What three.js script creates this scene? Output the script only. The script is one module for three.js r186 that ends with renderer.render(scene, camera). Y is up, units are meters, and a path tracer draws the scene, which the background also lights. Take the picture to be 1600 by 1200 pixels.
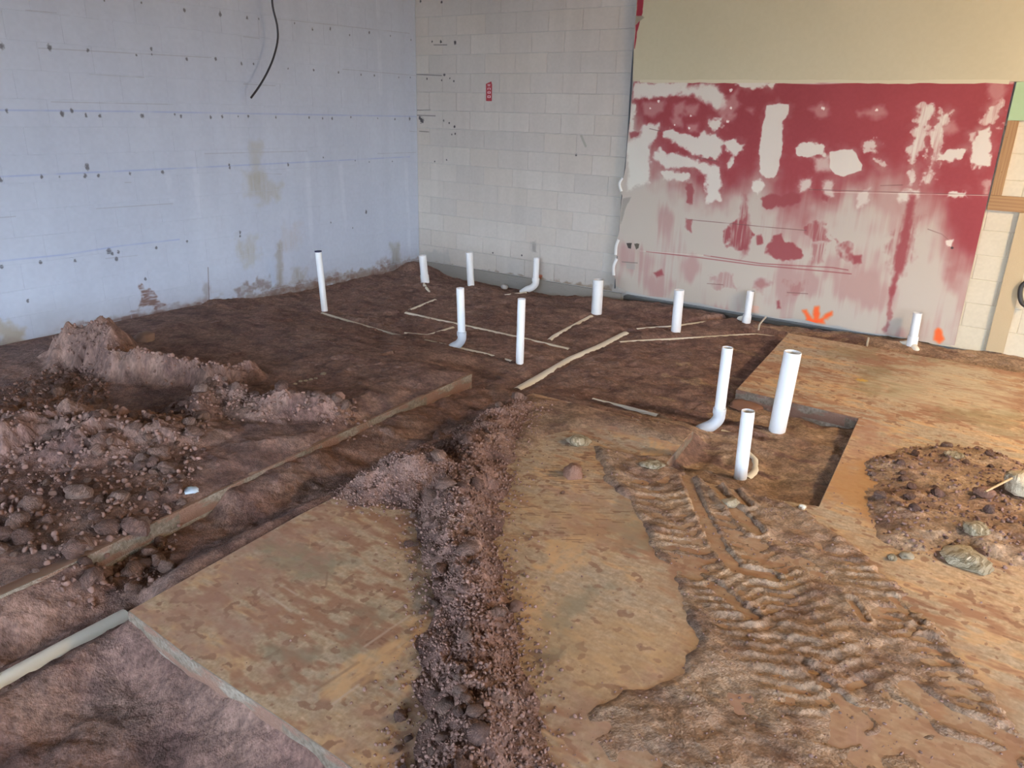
import * as THREE from 'three';
import { mergeGeometries, mergeVertices } from 'three/addons/utils/BufferGeometryUtils.js';
import { RectAreaLightUniformsLib } from 'three/addons/lights/RectAreaLightUniformsLib.js';

// ------------------------------------------------------------------ camera, sky, lamps, exposure
const scene = new THREE.Scene();
const renderer = new THREE.WebGLRenderer({ antialias: true });
renderer.toneMapping = THREE.LinearToneMapping;
renderer.toneMappingExposure = 1.12;
renderer.shadowMap.enabled = true;
RectAreaLightUniformsLib.init();

const camera = new THREE.PerspectiveCamera(54.03, 4 / 3, 0.05, 60);
const [RIGHT, UP, BACK] = [[0.82522, 0.02538, -0.56424], [-0.21137, 0.94027, -0.26685], [0.52376, 0.33947, 0.7813]];
camera.position.set(...[6.418, 1.89, 7.345]);
camera.quaternion.setFromRotationMatrix(new THREE.Matrix4().makeBasis(new THREE.Vector3(...RIGHT), new THREE.Vector3(...UP), new THREE.Vector3(...BACK)));
scene.add(camera);

// overcast daylight seen through the shop windows of the wall opposite the white one and behind the camera
scene.background = new THREE.Color().setRGB(0.68, 0.84, 1.06);
scene.backgroundIntensity = 14.5;
const LAMP = { at: [8.7, 2.5, 2.4], power: 40, color: new THREE.Color().setRGB(1.0, 0.75, 0.46) };

// ------------------------------------------------------------------ helpers
const SLAB = 0.08;                      // level of the concrete floor; the dug-out soil lies below it
const ROOM = { x: 11.5, z: 13, h: 4.1 };
let seed = 20231;
const rnd = () => { seed = (seed * 1664525 + 1013904223) >>> 0; return seed / 4294967296; };
const ran = (a, b) => a + (b - a) * rnd();
const clamp = (v, a = 0, b = 1) => v < a ? a : v > b ? b : v;
const mix = (a, b, t) => a + (b - a) * t;
const smooth = (a, b, v) => { const t = clamp((v - a) / (b - a)); return t * t * (3 - 2 * t); };
function hash(ix, iy) { let h = Math.imul(ix, 374761393) ^ Math.imul(iy, 668265263); h = Math.imul(h ^ (h >>> 13), 1274126177); return ((h ^ (h >>> 16)) >>> 0) / 4294967296; }
function noise(x, y) {                  // value noise, -1 .. 1
  const ix = Math.floor(x), iy = Math.floor(y); let fx = x - ix, fy = y - iy;
  fx = fx * fx * (3 - 2 * fx); fy = fy * fy * (3 - 2 * fy);
  const a = hash(ix, iy), b = hash(ix + 1, iy), c = hash(ix, iy + 1), d = hash(ix + 1, iy + 1);
  return 2 * (a + (b - a) * fx + (c - a) * fy + (a - b - c + d) * fx * fy) - 1;
}
function fbm(x, y, o = 4) { let s = 0, a = 0.5; for (let i = 0; i < o; i++) { s += a * noise(x + 17.3 * i, y - 9.1 * i); x *= 2.03; y *= 2.03; a *= 0.5; } return s; }
function segDist(px, py, a, b) {
  const dx = b[0] - a[0], dy = b[1] - a[1], t = clamp(((px - a[0]) * dx + (py - a[1]) * dy) / (dx * dx + dy * dy + 1e-12));
  return [Math.hypot(px - a[0] - t * dx, py - a[1] - t * dy), t];
}
function lineAt(px, py, line) {         // nearest place on a polyline: distance, place along it (index + t), signed side
  let best = 1e9, at = 0, side = 1;
  for (let i = 0; i + 1 < line.length; i++) {
    const a = line[i], b = line[i + 1], [d, t] = segDist(px, py, a, b);
    if (d < best) { best = d; at = i + t; side = Math.sign((b[0] - a[0]) * (py - a[1]) - (b[1] - a[1]) * (px - a[0])) || 1; }
  }
  return [best, at, side];
}
const along = (line, at, k) => { const i = Math.min(Math.floor(at), line.length - 2), t = at - i; return mix(line[i][k], line[i + 1][k], t); };
function inside(px, py, poly) {
  let c = false;
  for (let i = 0, j = poly.length - 1; i < poly.length; j = i++) {
    const a = poly[i], b = poly[j];
    if ((a[1] > py) !== (b[1] > py) && px < (b[0] - a[0]) * (py - a[1]) / (b[1] - a[1]) + a[0]) c = !c;
  }
  return c;
}
function signed(px, py, poly) {         // distance to the outline, positive inside
  let d = 1e9;
  for (let i = 0, j = poly.length - 1; i < poly.length; j = i++) { const q = segDist(px, py, poly[j], poly[i])[0]; if (q < d) d = q; }
  return inside(px, py, poly) ? d : -d;
}
function box2(poly, m) { let a = 1e9, b = -1e9, c = 1e9, d = -1e9; for (const p of poly) { a = Math.min(a, p[0]); b = Math.max(b, p[0]); c = Math.min(c, p[1]); d = Math.max(d, p[1]); } return [a - m, b + m, c - m, d + m]; }

class Paint {                           // a colour map over a rectangle of a real surface, in metres; colours are sRGB 0-255
  constructor(u0, u1, v0, v1, w, h) { Object.assign(this, { u0, u1, v0, v1, w, h }); this.px = new Float32Array(w * h * 3); }
  each(fn, [a, b, c, d] = [this.u0, this.u1, this.v0, this.v1]) {
    const { w, h, u0, u1, v0, v1 } = this;
    const i0 = clamp(Math.floor((a - u0) / (u1 - u0) * w), 0, w), i1 = clamp(Math.ceil((b - u0) / (u1 - u0) * w), 0, w);
    const j0 = clamp(Math.floor((c - v0) / (v1 - v0) * h), 0, h), j1 = clamp(Math.ceil((d - v0) / (v1 - v0) * h), 0, h);
    for (let j = j0; j < j1; j++) for (let i = i0; i < i1; i++) fn((j * w + i) * 3, u0 + (i + 0.5) / w * (u1 - u0), v0 + (j + 0.5) / h * (v1 - v0));
  }
  blend(k, c, a) { if (a <= 0) return; const p = this.px; p[k] += (c[0] - p[k]) * a; p[k + 1] += (c[1] - p[k + 1]) * a; p[k + 2] += (c[2] - p[k + 2]) * a; }
  poly(poly, c, { a = 1, soft = 0.01, rough = 0.02, fu = 14, fv = 14, streak = 0, su = 60, sv = 6 } = {}) {
    const s = (poly.length * 7.31) % 50 + poly[0][0];
    this.each((k, u, v) => {
      const e = signed(u, v, poly) + rough * fbm(u * fu + s, v * fv, 3) * 2;
      if (e < -soft) return;
      let t = a * smooth(-soft, soft, e);
      if (streak) t *= clamp(1 - streak + streak * (0.75 + 1.6 * fbm(u * su + s, v * sv, 2)) * smooth(-soft, soft * 3, e));
      this.blend(k, c, clamp(t));
    }, box2(poly, rough * 2 + soft));
  }
  line(line, width, c, a = 1, broken = 0) {
    this.each((k, u, v) => { const d = lineAt(u, v, line)[0]; if (d < width) this.blend(k, c, a * smooth(width, width * 0.3, d) * (broken ? clamp(0.5 + broken * noise(u * 9, v * 9) + 0.5) : 1)); }, box2(line, width));
  }
  dot(u, v, r, c, a = 1, tall = 1) { this.each((k, x, y) => { const d = Math.hypot(x - u, (y - v) / tall) + 0.3 * r * noise(x * 90, y * 90); this.blend(k, c, a * smooth(r, r * 0.4, d)); }, [u - 2 * r, u + 2 * r, v - 2 * r * tall, v + 2 * r * tall]); }
  texture() {
    const n = this.w * this.h, b = new Uint8Array(n * 4);
    for (let i = 0; i < n; i++) { for (let q = 0; q < 3; q++) b[i * 4 + q] = clamp(this.px[i * 3 + q], 0, 255); b[i * 4 + 3] = 255; }
    const t = new THREE.DataTexture(b, this.w, this.h, THREE.RGBAFormat);
    t.colorSpace = THREE.SRGBColorSpace; t.magFilter = THREE.LinearFilter; t.minFilter = THREE.LinearFilter; t.needsUpdate = true;
    return t;
  }
}
function grainTexture(n, fn) {          // a tiling grey map for relief or fine tone
  const b = new Uint8Array(n * n * 4);
  for (let j = 0; j < n; j++) for (let i = 0; i < n; i++) { const v = clamp(fn(i / n, j / n), 0, 1) * 255, k = (j * n + i) * 4; b[k] = b[k + 1] = b[k + 2] = v; b[k + 3] = 255; }
  const t = new THREE.DataTexture(b, n, n, THREE.RGBAFormat); t.wrapS = t.wrapT = THREE.RepeatWrapping; t.magFilter = THREE.LinearFilter; t.minFilter = THREE.LinearFilter; t.needsUpdate = true;
  return t;
}
function tileNoise(u, v, f, s) {        // value noise that tiles
  const x = u * f, y = v * f, ix = Math.floor(x), iy = Math.floor(y); let fx = x - ix, fy = y - iy; fx = fx * fx * (3 - 2 * fx); fy = fy * fy * (3 - 2 * fy);
  const H = (a, b) => hash(((a % f) + f) % f + s * 1013, ((b % f) + f) % f - s * 77);
  const a = H(ix, iy), b = H(ix + 1, iy), c = H(ix, iy + 1), d = H(ix + 1, iy + 1);
  return 2 * (a + (b - a) * fx + (c - a) * fy + (a - b - c + d) * fx * fy) - 1;
}
const taken = new Map();
function numbered(n) { const k = taken.get(n) ?? 0; taken.set(n, k + 1); return k ? `${n}_${String(k).padStart(3, '0')}` : n; }
function tag(o, label, category, group) { o.userData.label = label; o.userData.category = category; if (group) o.userData.group = group; return o; }
function top(o, name) { o.name = numbered(name); scene.add(o); return o; }
function part(parent, name, geo, m) { const o = new THREE.Mesh(geo, m); o.name = name; parent.add(o); return o; }
const mat = (r, g, b, rough = 0.9, extra = {}) => new THREE.MeshStandardMaterial({ color: new THREE.Color(`rgb(${r},${g},${b})`), roughness: rough, ...extra });
function boxGeo(x0, x1, y0, y1, z0, z1) { const g = new THREE.BoxGeometry(x1 - x0, y1 - y0, z1 - z0); g.translate((x0 + x1) / 2, (y0 + y1) / 2, (z0 + z1) / 2); return g; }
function structure(name, geo, m, label, category) { const o = top(new THREE.Mesh(geo, m), name); o.userData.kind = 'structure'; return tag(o, label, category); }

// ------------------------------------------------------------------ shared relief
const soilGrain = grainTexture(1024, (u, v) => 0.5 + 0.22 * tileNoise(u, v, 24, 1) + 0.2 * tileNoise(u, v, 70, 2) + 0.2 * tileNoise(u, v, 190, 3) + 0.14 * tileNoise(u, v, 420, 4));
const soilTone = (() => { const t = grainTexture(512, (u, v) => 0.80 + 0.09 * tileNoise(u, v, 18, 6) + 0.10 * tileNoise(u, v, 60, 7) + 0.10 * tileNoise(u, v, 160, 8)); t.colorSpace = THREE.SRGBColorSpace; return t; })();
const fineGrain = grainTexture(512, (u, v) => 0.5 + 0.25 * tileNoise(u, v, 60, 11) + 0.25 * tileNoise(u, v, 170, 12));

// ------------------------------------------------------------------ white block wall on the left
const leftPaint = new Paint(0, 6.4, -0.2, 3.2, 2048, 1088);
leftPaint.each((k, z, y) => {
  const m = fbm(z * 1.3, y * 1.3, 4) * 7 + noise(z * 9, y * 0.7) * 3 + noise(z * 40, y * 40) * 2.5;
  leftPaint.px[k] = 186 + m; leftPaint.px[k + 1] = 194 + m; leftPaint.px[k + 2] = 209 + m * 0.9;
});
{
  const P = leftPaint, blue = [120, 142, 205], dark = [62, 60, 66], khaki = [158, 146, 116], brown = [112, 84, 76];
  for (const s of [[[4.611, 1.808], [3.634, 1.814], [0.014, 1.81]], [[4.698, 1.34], [3.101, 1.339], [0.143, 1.346]], [[4.814, 0.724], [4.343, 0.71], [3.859, 0.723], [3.315, 0.714]]]) { P.line(s, 0.012, blue, 0.2, 0.9); P.line(s, 0.005, blue, 0.22, 1); }
  for (const s of [[[4.309, 2.502], [4.091, 2.508]], [[4.265, 2.251], [2.783, 2.283]], [[2.417, 2.488], [2.237, 2.486]], [[2.031, 2.678], [0.101, 2.719]], [[1.185, 2.275], [0.001, 2.27]], [[3.909, 2.087], [3.453, 2.085]], [[2.464, 2.076], [2.091, 2.074]], [[4.239, 1.874], [3.217, 1.878]], [[2.954, 1.458], [1.74, 1.451]], [[2.331, 1.253], [2.095, 1.235]], [[4.027, 1.05], [3.334, 1.038]], [[3.75, 1.245], [3.694, 1.242]], [[4.013, 0.634], [3.729, 0.623]], [[4.754, 1.045], [4.647, 1.044]], [[0.134, 1.642], [-0.041, 1.633]], [[0.695, 1.398], [0.025, 1.395]]]) P.line(s, 0.005, [130, 128, 136], 0.34, 0.7);
  for (const [z, y, r] of [[3.703, 2.636, 2], [3.39, 2.659, 2], [3.002, 2.644, 3], [2.645, 2.652, 4], [2.357, 2.65, 3], [2.226, 2.658, 2], [1.798, 2.661, 2], [1.572, 2.625, 3], [1.329, 2.653, 3], [1.06, 2.616, 2.5], [0.761, 2.667, 3], [0.426, 2.664, 2], [0.081, 2.653, 2], [4.52, 2.245, 4.5], [4.185, 2.262, 4.5], [3.895, 2.265, 3], [3.356, 2.314, 3], [3.357, 2.27, 2], [3.495, 2.255, 2], [3.03, 2.256, 3], [2.738, 2.275, 3], [2.465, 2.254, 3], [2.328, 2.257, 2], [1.918, 2.24, 2], [1.587, 2.241, 3], [1.243, 2.24, 3], [0.913, 2.232, 2.5], [0.704, 2.235, 2.5], [0.304, 2.234, 2], [0.104, 2.244, 2], [4.568, 1.804, 3], [4.173, 1.787, 4], [4.095, 1.812, 3], [3.99, 1.78, 3], [3.877, 1.776, 3], [3.515, 1.78, 4], [3.211, 1.794, 2], [3.151, 1.779, 3], [2.853, 1.776, 3], [2.73, 1.783, 3], [2.555, 1.785, 2], [2.439, 1.786, 3], [2.113, 1.783, 2.5], [1.686, 1.781, 3], [1.503, 1.776, 2.5], [1.368, 1.777, 3], [1.095, 1.793, 2.5], [0.675, 1.783, 2], [0.388, 1.778, 3], [0.13, 1.787, 4], [4.703, 1.317, 4], [4.406, 1.326, 3], [4.273, 1.319, 2], [4.073, 1.314, 3.5], [4.046, 1.383, 5], [3.964, 1.309, 3], [3.694, 1.316, 3], [3.394, 1.313, 3.5], [2.706, 1.347, 2.5], [2.702, 1.323, 2.5], [2.004, 1.326, 3], [1.525, 1.381, 2], [1.056, 1.332, 2], [0.835, 1.31, 2], [0.451, 1.304, 2], [4.813, 0.68, 3.5], [4.531, 0.674, 3], [4.266, 0.652, 3], [3.976, 0.689, 5], [3.952, 0.669, 3], [3.921, 0.615, 3.5], [3.895, 0.673, 3], [3.548, 0.668, 3], [3.24, 0.688, 3], [3.69, 0.406, 3], [2.657, 0.707, 3], [2.661, 0.67, 2.5], [0.917, 0.755, 4], [1.468, 0.684, 2], [1.142, 0.594, 2], [4.678, 0.39, 3]]) P.dot(z, y, r * 0.0048, dark, 0.62, 1.35);
  P.poly([[2.547, 1.281], [2.312, 1.282], [2.278, 1.163], [2.106, 1.122], [2.16, 0.985], [2.4, 0.965], [2.543, 1.056]], khaki, { a: 0.42, soft: 0.06, rough: 0.04, streak: 0.5 });
  P.poly([[2.435, 1.551], [2.315, 1.55], [2.368, 1.199], [2.455, 1.234]], khaki, { a: 0.25, soft: 0.05, rough: 0.03 });
  P.poly([[2.685, 0.654], [2.46, 0.628], [2.483, 0.417], [2.622, 0.352], [2.713, 0.417]], khaki, { a: 0.4, soft: 0.06, rough: 0.05, streak: 0.5 });
  P.poly([[2.228, 0.549], [2.154, 0.54], [2.193, 0.056], [2.27, 0.049]], [140, 124, 104], { a: 0.55, soft: 0.03, rough: 0.02, streak: 0.4 });
  P.poly([[2.054, 0.255], [1.862, 0.241], [1.892, 0.104], [2.051, 0.102]], [140, 124, 104], { a: 0.45, soft: 0.04, rough: 0.04, streak: 0.5 });
  P.poly([[2.147, 0.704], [1.891, 0.712], [1.933, 0.445], [2.131, 0.436]], [176, 160, 150], { a: 0.3, soft: 0.06, rough: 0.05, streak: 0.5 });
  P.poly([[0.537, 0.322], [0.365, 0.316], [0.362, 0.076], [0.525, 0.076]], [140, 132, 116], { a: 0.55, soft: 0.04, rough: 0.03, streak: 0.3 });
  P.poly([[3.761, 0.337], [3.671, 0.327], [3.57, 0.257], [3.548, 0.145], [3.629, 0.112], [3.784, 0.143]], brown, { a: 0.85, soft: 0.012, rough: 0.05, streak: 0.85, su: 16, sv: 60 });
  P.poly([[4.338, 0.13], [3.891, 0.14], [3.057, 0.103], [3.034, 0.061], [3.6, 0.047], [4.134, 0.052]], brown, { a: 0.75, soft: 0.015, rough: 0.03, streak: 0.9, su: 14, sv: 40 });
  P.poly([[3.117, 0.29], [3.063, 0.281], [3.088, -0.031], [3.143, -0.02]], [120, 100, 96], { a: 0.35, soft: 0.03, rough: 0.02 });
  P.line([[3.053, 0.416], [3.089, 0.02]], 0.007, [96, 80, 80], 0.6, 0.3);
  P.poly([[2.792, 0.185], [2.362, 0.2], [2.327, 0.059], [2.769, 0.064]], [120, 100, 92], { a: 0.6, soft: 0.02, rough: 0.06, streak: 0.9, su: 20, sv: 26 });
  P.poly([[3.063, 0.053], [2.534, 0.088], [1.947, 0.085], [1.082, 0.08], [0.183, 0.075], [0.036, 0.071], [0.04, -0.086], [1.089, -0.041], [1.96, -0.055], [2.547, -0.031], [3.074, -0.034]], [136, 122, 112], { a: 0.85, soft: 0.025, rough: 0.05, streak: 0.45, su: 18, sv: 22 });
  P.poly([[2.538, 0.049], [1.952, 0.029], [1.68, 0.012], [1.689, -0.103], [2.55, -0.057]], [104, 88, 82], { a: 0.7, soft: 0.02, rough: 0.05, streak: 0.8, su: 22, sv: 12 });
  P.poly([[4.902, 0.254], [4.736, 0.151], [4.714, 0.002], [4.953, -0.019]], [168, 156, 138], { a: 0.8, soft: 0.05, rough: 0.05 });
  for (const s of [[[3.071, 1.321], [3.073, 0.947]], [[1.748, 1.362], [1.762, 0.353]], [[1.282, 1.278], [1.248, 0.648]], [[0.215, 1.274], [0.181, 0.14]], [[0.614, 3.005], [0.61, 2.058]], [[3.35, 1.278], [3.34, 1.083]]]) P.line(s, 0.045, [222, 226, 234], 0.2, 0.9);
  P.each((k, z, y) => { const a = smooth(0.16, 0.0, y + 0.12 * fbm(z * 3, 5, 3)) * clamp(0.3 + 1.4 * fbm(z * 16, y * 22, 3)); P.blend(k, [122, 96, 86], a * 0.9); }, [0, 6.4, -0.2, 0.3]);
}
const leftMat = new THREE.MeshStandardMaterial({ map: leftPaint.texture(), roughness: 0.62, bumpMap: fineGrain, bumpScale: 0.0006 });
const whitePlain = mat(186, 194, 209, 0.65);

function blockGeo(u0, u1, v0, v1, P, place, c = 0.0035) {       // one block: bevelled face, sides going back 2 cm into the joints
  const b = -0.02, q = [];
  const F = [[u0 + c, v0 + c], [u1 - c, v0 + c], [u1 - c, v1 - c], [u0 + c, v1 - c]], E = [[u0, v0], [u1, v0], [u1, v1], [u0, v1]];
  const quad = (...v) => { for (const i of [0, 1, 2, 0, 2, 3]) q.push(v[i]); };
  quad(...F.map((p) => [...p, 0]));
  for (let i = 0; i < 4; i++) { const j = (i + 1) % 4; quad([...E[i], -c * 0.8], [...E[j], -c * 0.8], [...F[j], 0], [...F[i], 0]); quad([...E[i], b], [...E[j], b], [...E[j], -c * 0.8], [...E[i], -c * 0.8]); }
  const g = new THREE.BufferGeometry(), pos = [], uv = [];
  for (const [u, v, d] of q) { pos.push(...place(u, v, d)); uv.push((u - P.u0) / (P.u1 - P.u0), (v - P.v0) / (P.v1 - P.v0)); }
  g.setAttribute('position', new THREE.Float32BufferAttribute(pos, 3)); g.setAttribute('uv', new THREE.Float32BufferAttribute(uv, 2)); g.computeVertexNormals();
  return g;
}
const COURSE = 0.2016, BLOCK = 0.407;
function layBlocks(parent, u0, u1, v0, v1, P, m, place, bevel, JOINT = 0.004) {
  let row = 0;
  for (let v = v0; v < v1 - 0.05; v += COURSE, row++) {
    let u = u0 - (row % 2 ? BLOCK / 2 : 0);
    for (; u < u1 - 0.02; u += BLOCK) {
      const a = Math.max(u, u0), b = Math.min(u + BLOCK, u1);
      if (b - a < 0.03) continue;
      part(parent, 'block', blockGeo(a + JOINT / 2, b - JOINT / 2, v + JOINT / 2, Math.min(v + COURSE, v1) - JOINT / 2, P, place, bevel), Array.isArray(m) ? m[Math.floor(rnd() * m.length)] : m);
    }
  }
}
const wallLeft = structure('wall_left', boxGeo(-0.25, -0.0022, -0.6, ROOM.h, -0.25, ROOM.z + 0.2), whitePlain, 'white painted concrete block wall with stains and blue chalk lines', 'wall');
layBlocks(wallLeft, 0, 6.1, -0.125, 3.1, leftPaint, leftMat, (u, v, d) => [d, v, u], 0.0018, 0.002);
part(wallLeft, 'upper_paint', boxGeo(-0.02, 0, 3.105, ROOM.h, 0, ROOM.z), whitePlain);
part(wallLeft, 'plain_paint', boxGeo(-0.02, 0, -0.3, 3.1, 6.11, ROOM.z), whitePlain);

// ------------------------------------------------------------------ grey block wall at the back, with its concrete curb
const greyPaint = new Paint(0, 3.0, 0, 3.2, 1024, 1088);
greyPaint.each((k, x, y) => {
  const m = fbm(x * 1.2 + 7, y * 1.2, 3) * 8 + noise(x * 14, y * 1.1) * 3 + noise(x * 45, y * 45) * 2.5;
  greyPaint.px[k] = 200 + m; greyPaint.px[k + 1] = 189 + m; greyPaint.px[k + 2] = 176 + m;
});
{
  const P = greyPaint;
  for (const [x, y, r] of [[0.385, 2.63, 3], [0.591, 2.611, 4], [0.252, 2.633, 2], [0.43, 2.276, 3], [0.391, 2.22, 2], [0.515, 2.241, 2], [0.572, 2.207, 2], [0.168, 2.234, 2], [0.417, 1.777, 2.5], [0.504, 1.751, 2.5], [0.581, 1.711, 3], [0.542, 1.623, 2], [0.591, 1.632, 2], [0.079, 1.768, 6], [0.049, 1.797, 4], [0.398, 3.038, 3], [0.086, 3.06, 3], [0.463, 1.328, 2], [0.274, 1.303, 2], [2.24, 1.476, 2.5], [1.581, 0.317, 2], [1.166, 0.298, 2]]) P.dot(x, y, r * 0.0064, [48, 44, 46], 0.8, 1.1);
  for (const s of [[[-0.021, 2.284], [0.392, 2.269]], [[0.009, 1.825], [0.29, 1.824]], [[-0.01, 1.883], [0.212, 1.887]], [[0.036, 1.642], [0.188, 1.64]], [[0.28, 2.598], [0.47, 2.594]]]) P.line(s, 0.009, [92, 86, 84], 0.6, 0.7);
  P.line([[2.29, 1.673], [2.35, 1.572]], 0.02, [128, 128, 110], 0.4);
  P.poly([[1.69, 0.493], [1.76, 0.501], [1.782, 0.379], [1.712, 0.371]], [120, 112, 104], { a: 0.5, soft: 0.02, rough: 0.02 });
  P.poly([[1.829, 0.117], [1.873, 0.116], [1.876, 0.041], [1.832, 0.042]], [226, 92, 52], { a: 0.8, soft: 0.012, rough: 0.01 });
  P.poly([[0.004, 0.199], [0.478, 0.215], [0.477, 0.078], [0.001, 0.05]], [160, 158, 152], { a: 0.4, soft: 0.05, rough: 0.06 });
  P.poly([[2.616, 1.571], [2.979, 1.588], [2.922, 0.127], [2.691, 0.093]], [196, 184, 158], { a: 0.35, soft: 0.2, rough: 0.06, streak: 0.4 });
  P.poly([[0.023, 0.053], [1.452, 0.081], [2.792, 0.108], [2.798, 0.037], [1.455, -0.011], [0.021, -0.031]], [132, 108, 84], { a: 0.75, soft: 0.015, rough: 0.03, streak: 0.6, su: 8, sv: 30 });
}
const greyTex = greyPaint.texture();
const greyMats = [[255, 255, 255], [250, 249, 249], [245, 245, 246], [252, 250, 248]].map(([r, g, b]) => mat(r, g, b, 0.8, { map: greyTex, bumpMap: fineGrain, bumpScale: 0.0008 }));
const wallBack = structure('wall_back', boxGeo(-0.25, ROOM.x + 0.2, 0.065, ROOM.h, -0.25, -0.0045), mat(186, 180, 172, 0.85), 'grey concrete block wall running from the corner behind the red drywall', 'wall');
layBlocks(wallBack, 0, 2.95, 0.07, 3.1, greyPaint, greyMats, (u, v, d) => [u, v, d]);
const creamPaint = new Paint(6.0, 7.4, 0, 1.95, 512, 700);
creamPaint.each((k, x, y) => { const m = fbm(x * 2, y * 2, 3) * 7 + noise(x * 60, y * 60) * 3; creamPaint.px[k] = 206 + m; creamPaint.px[k + 1] = 194 + m; creamPaint.px[k + 2] = 168 + m; });
layBlocks(wallBack, 5.9, 7.9, 0.07, 1.95, creamPaint, mat(255, 255, 255, 0.75, { map: creamPaint.texture(), bumpMap: fineGrain, bumpScale: 0.0006 }), (u, v, d) => [u, v, d + 0.012]);
part(wallBack, 'mortar', boxGeo(5.9, 7.9, 0.07, 1.95, -0.01, 0.0085), mat(200, 188, 162, 0.9));
const curbMat = mat(150, 142, 132, 0.95, { bumpMap: soilGrain, bumpScale: 0.004 });
structure('trim_1', boxGeo(0, 2.9, -0.6, 0.064, -0.25, 0.018), curbMat, 'dirty concrete curb under the grey block wall', 'curb');
structure('trim_2', boxGeo(2.9, ROOM.x, -0.6, 0.03, -0.25, -0.05), mat(96, 88, 80, 0.95), 'recessed concrete footing under the drywall', 'footing');

// ------------------------------------------------------------------ drywall over the back wall
const DW = { x0: 2.78, x1: 6.095, y0: 0.085, y1: 2.205, z: 0.058 };
const redPaint = new Paint(DW.x0, DW.x1, 0.0, DW.y1, 2048, 1364);
{
  const P = redPaint, red = [150, 58, 62], white = [216, 208, 192], grey = [192, 181, 164];
  const edge = [[2.788, 2.069], [3.033, 1.683], [3.441, 1.368], [4.032, 1.276], [4.305, 1.278], [4.685, 1.25], [5.05, 1.349], [5.393, 1.437], [5.596, 1.399], [5.8, 1.207], [5.986, 0.858], [6.22, 0.729]];
  P.each((k, x, y) => {
    const m = fbm(x * 2, y * 2, 3) * 8 + noise(x * 50, y * 50) * 2;
    P.px[k] = red[0] + m; P.px[k + 1] = red[1] + m * 0.7; P.px[k + 2] = red[2] + m * 0.7;
    let i = 0; while (i + 2 < edge.length && edge[i + 1][0] < x) i++;
    const e = edge[i][1] + (edge[i + 1][1] - edge[i][1]) * clamp((x - edge[i][0]) / (edge[i + 1][0] - edge[i][0]));
    const rough = 0.3 * fbm(x * 2.6, y * 1.6, 3) + 0.06 * fbm(x * 24, y * 1.6, 3) + 0.14 * fbm(x * 7, y * 6, 3);
    P.blend(k, grey, 0.96 * smooth(-0.2, 0.34, e - y + rough) * (1 - 0.26 * smooth(0.05, 0.45, fbm(x * 3 + 9, y * 2.2, 3) + 0.25 * fbm(x * 34, y * 2.4, 2))));           // thin skim coat trowelled over the red
  });
  const W = (p, o) => { P.poly(p, grey, { a: 0.42, soft: 0.055, rough: 0.03, streak: 0.3, su: 30, sv: 8 }); P.poly(p, white, { a: 0.94, soft: 0.014, rough: 0.018, fu: 22, fv: 22, ...o }); };
  W([[2.882, 2.2], [3.467, 2.207], [3.434, 2.156], [3.313, 2.075], [3.019, 2.06], [2.895, 2.047]], { soft: 0.02 });
  W([[3.409, 2.156], [3.671, 2.185], [3.804, 2.102], [3.854, 1.997], [3.761, 1.956], [3.666, 2.022], [3.526, 2.077], [3.365, 2.075]], { soft: 0.03 });
  W([[3.887, 2.212], [4.288, 2.213], [4.24, 2.154], [4.009, 2.147], [3.917, 2.169]]);
  P.line([[4.289, 2.207], [4.647, 2.197], [4.956, 2.213], [5.346, 2.223], [5.713, 2.222], [6.071, 2.204]], 0.022, white, 0.9, 0.5);
  for (const p of [[[3.003, 2.012], [3.225, 2.033], [3.235, 1.928], [3.117, 1.89], [3.019, 1.906]], [[3.335, 1.994], [3.424, 2.019], [3.448, 1.915], [3.344, 1.901]], [[3.429, 1.973], [3.579, 2.004], [3.545, 1.917], [3.45, 1.892]], [[3.868, 2.08], [3.933, 2.136], [3.965, 2.026], [3.946, 1.943], [3.829, 1.901], [3.794, 1.94]], [[3.809, 1.912], [3.948, 1.926], [3.926, 1.858], [3.836, 1.845]], [[4.616, 1.983], [4.692, 2.047], [4.785, 1.997], [4.754, 1.923], [4.647, 1.921]], [[5.009, 1.96], [5.095, 1.992], [5.207, 2.035], [5.231, 1.955], [5.159, 1.913], [5.067, 1.92]], [[4.032, 1.972], [4.119, 1.985], [4.103, 1.93], [4.054, 1.94]], [[3.491, 1.817], [3.588, 1.82], [3.581, 1.762], [3.518, 1.754]], [[3.308, 1.871], [3.419, 1.88], [3.433, 1.81], [3.328, 1.807]], [[5.92, 2.195], [6.02, 2.204], [6.035, 2.057], [5.966, 2.018]], [[5.613, 1.806], [5.791, 1.837], [5.731, 1.908], [5.609, 1.875]]])
    P.poly(p, [196, 150, 142], { a: 0.62, soft: 0.03, rough: 0.02 });
  for (const [x, y, r] of [[3.083, 1.96, 3], [3.165, 2.026, 3], [3.874, 2.13, 4], [3.508, 1.899, 3], [3.507, 1.789, 3], [3.354, 1.813, 2], [4.712, 1.99, 4], [3.878, 1.857, 4], [3.893, 1.975, 3], [5.146, 1.983, 3]]) P.dot(x, y, r * 0.005, [238, 226, 214], 0.9);
  W([[2.859, 1.98], [2.922, 1.987], [2.926, 1.861], [2.872, 1.83]]); W([[2.871, 1.842], [2.913, 1.849], [2.922, 1.74], [2.867, 1.72]]);
  W([[3.022, 1.798], [3.192, 1.815], [3.212, 1.756], [3.154, 1.645], [3.111, 1.595], [3.15, 1.256], [2.915, 1.17], [2.862, 1.615], [2.996, 1.7]], { soft: 0.02, rough: 0.02 });
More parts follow.
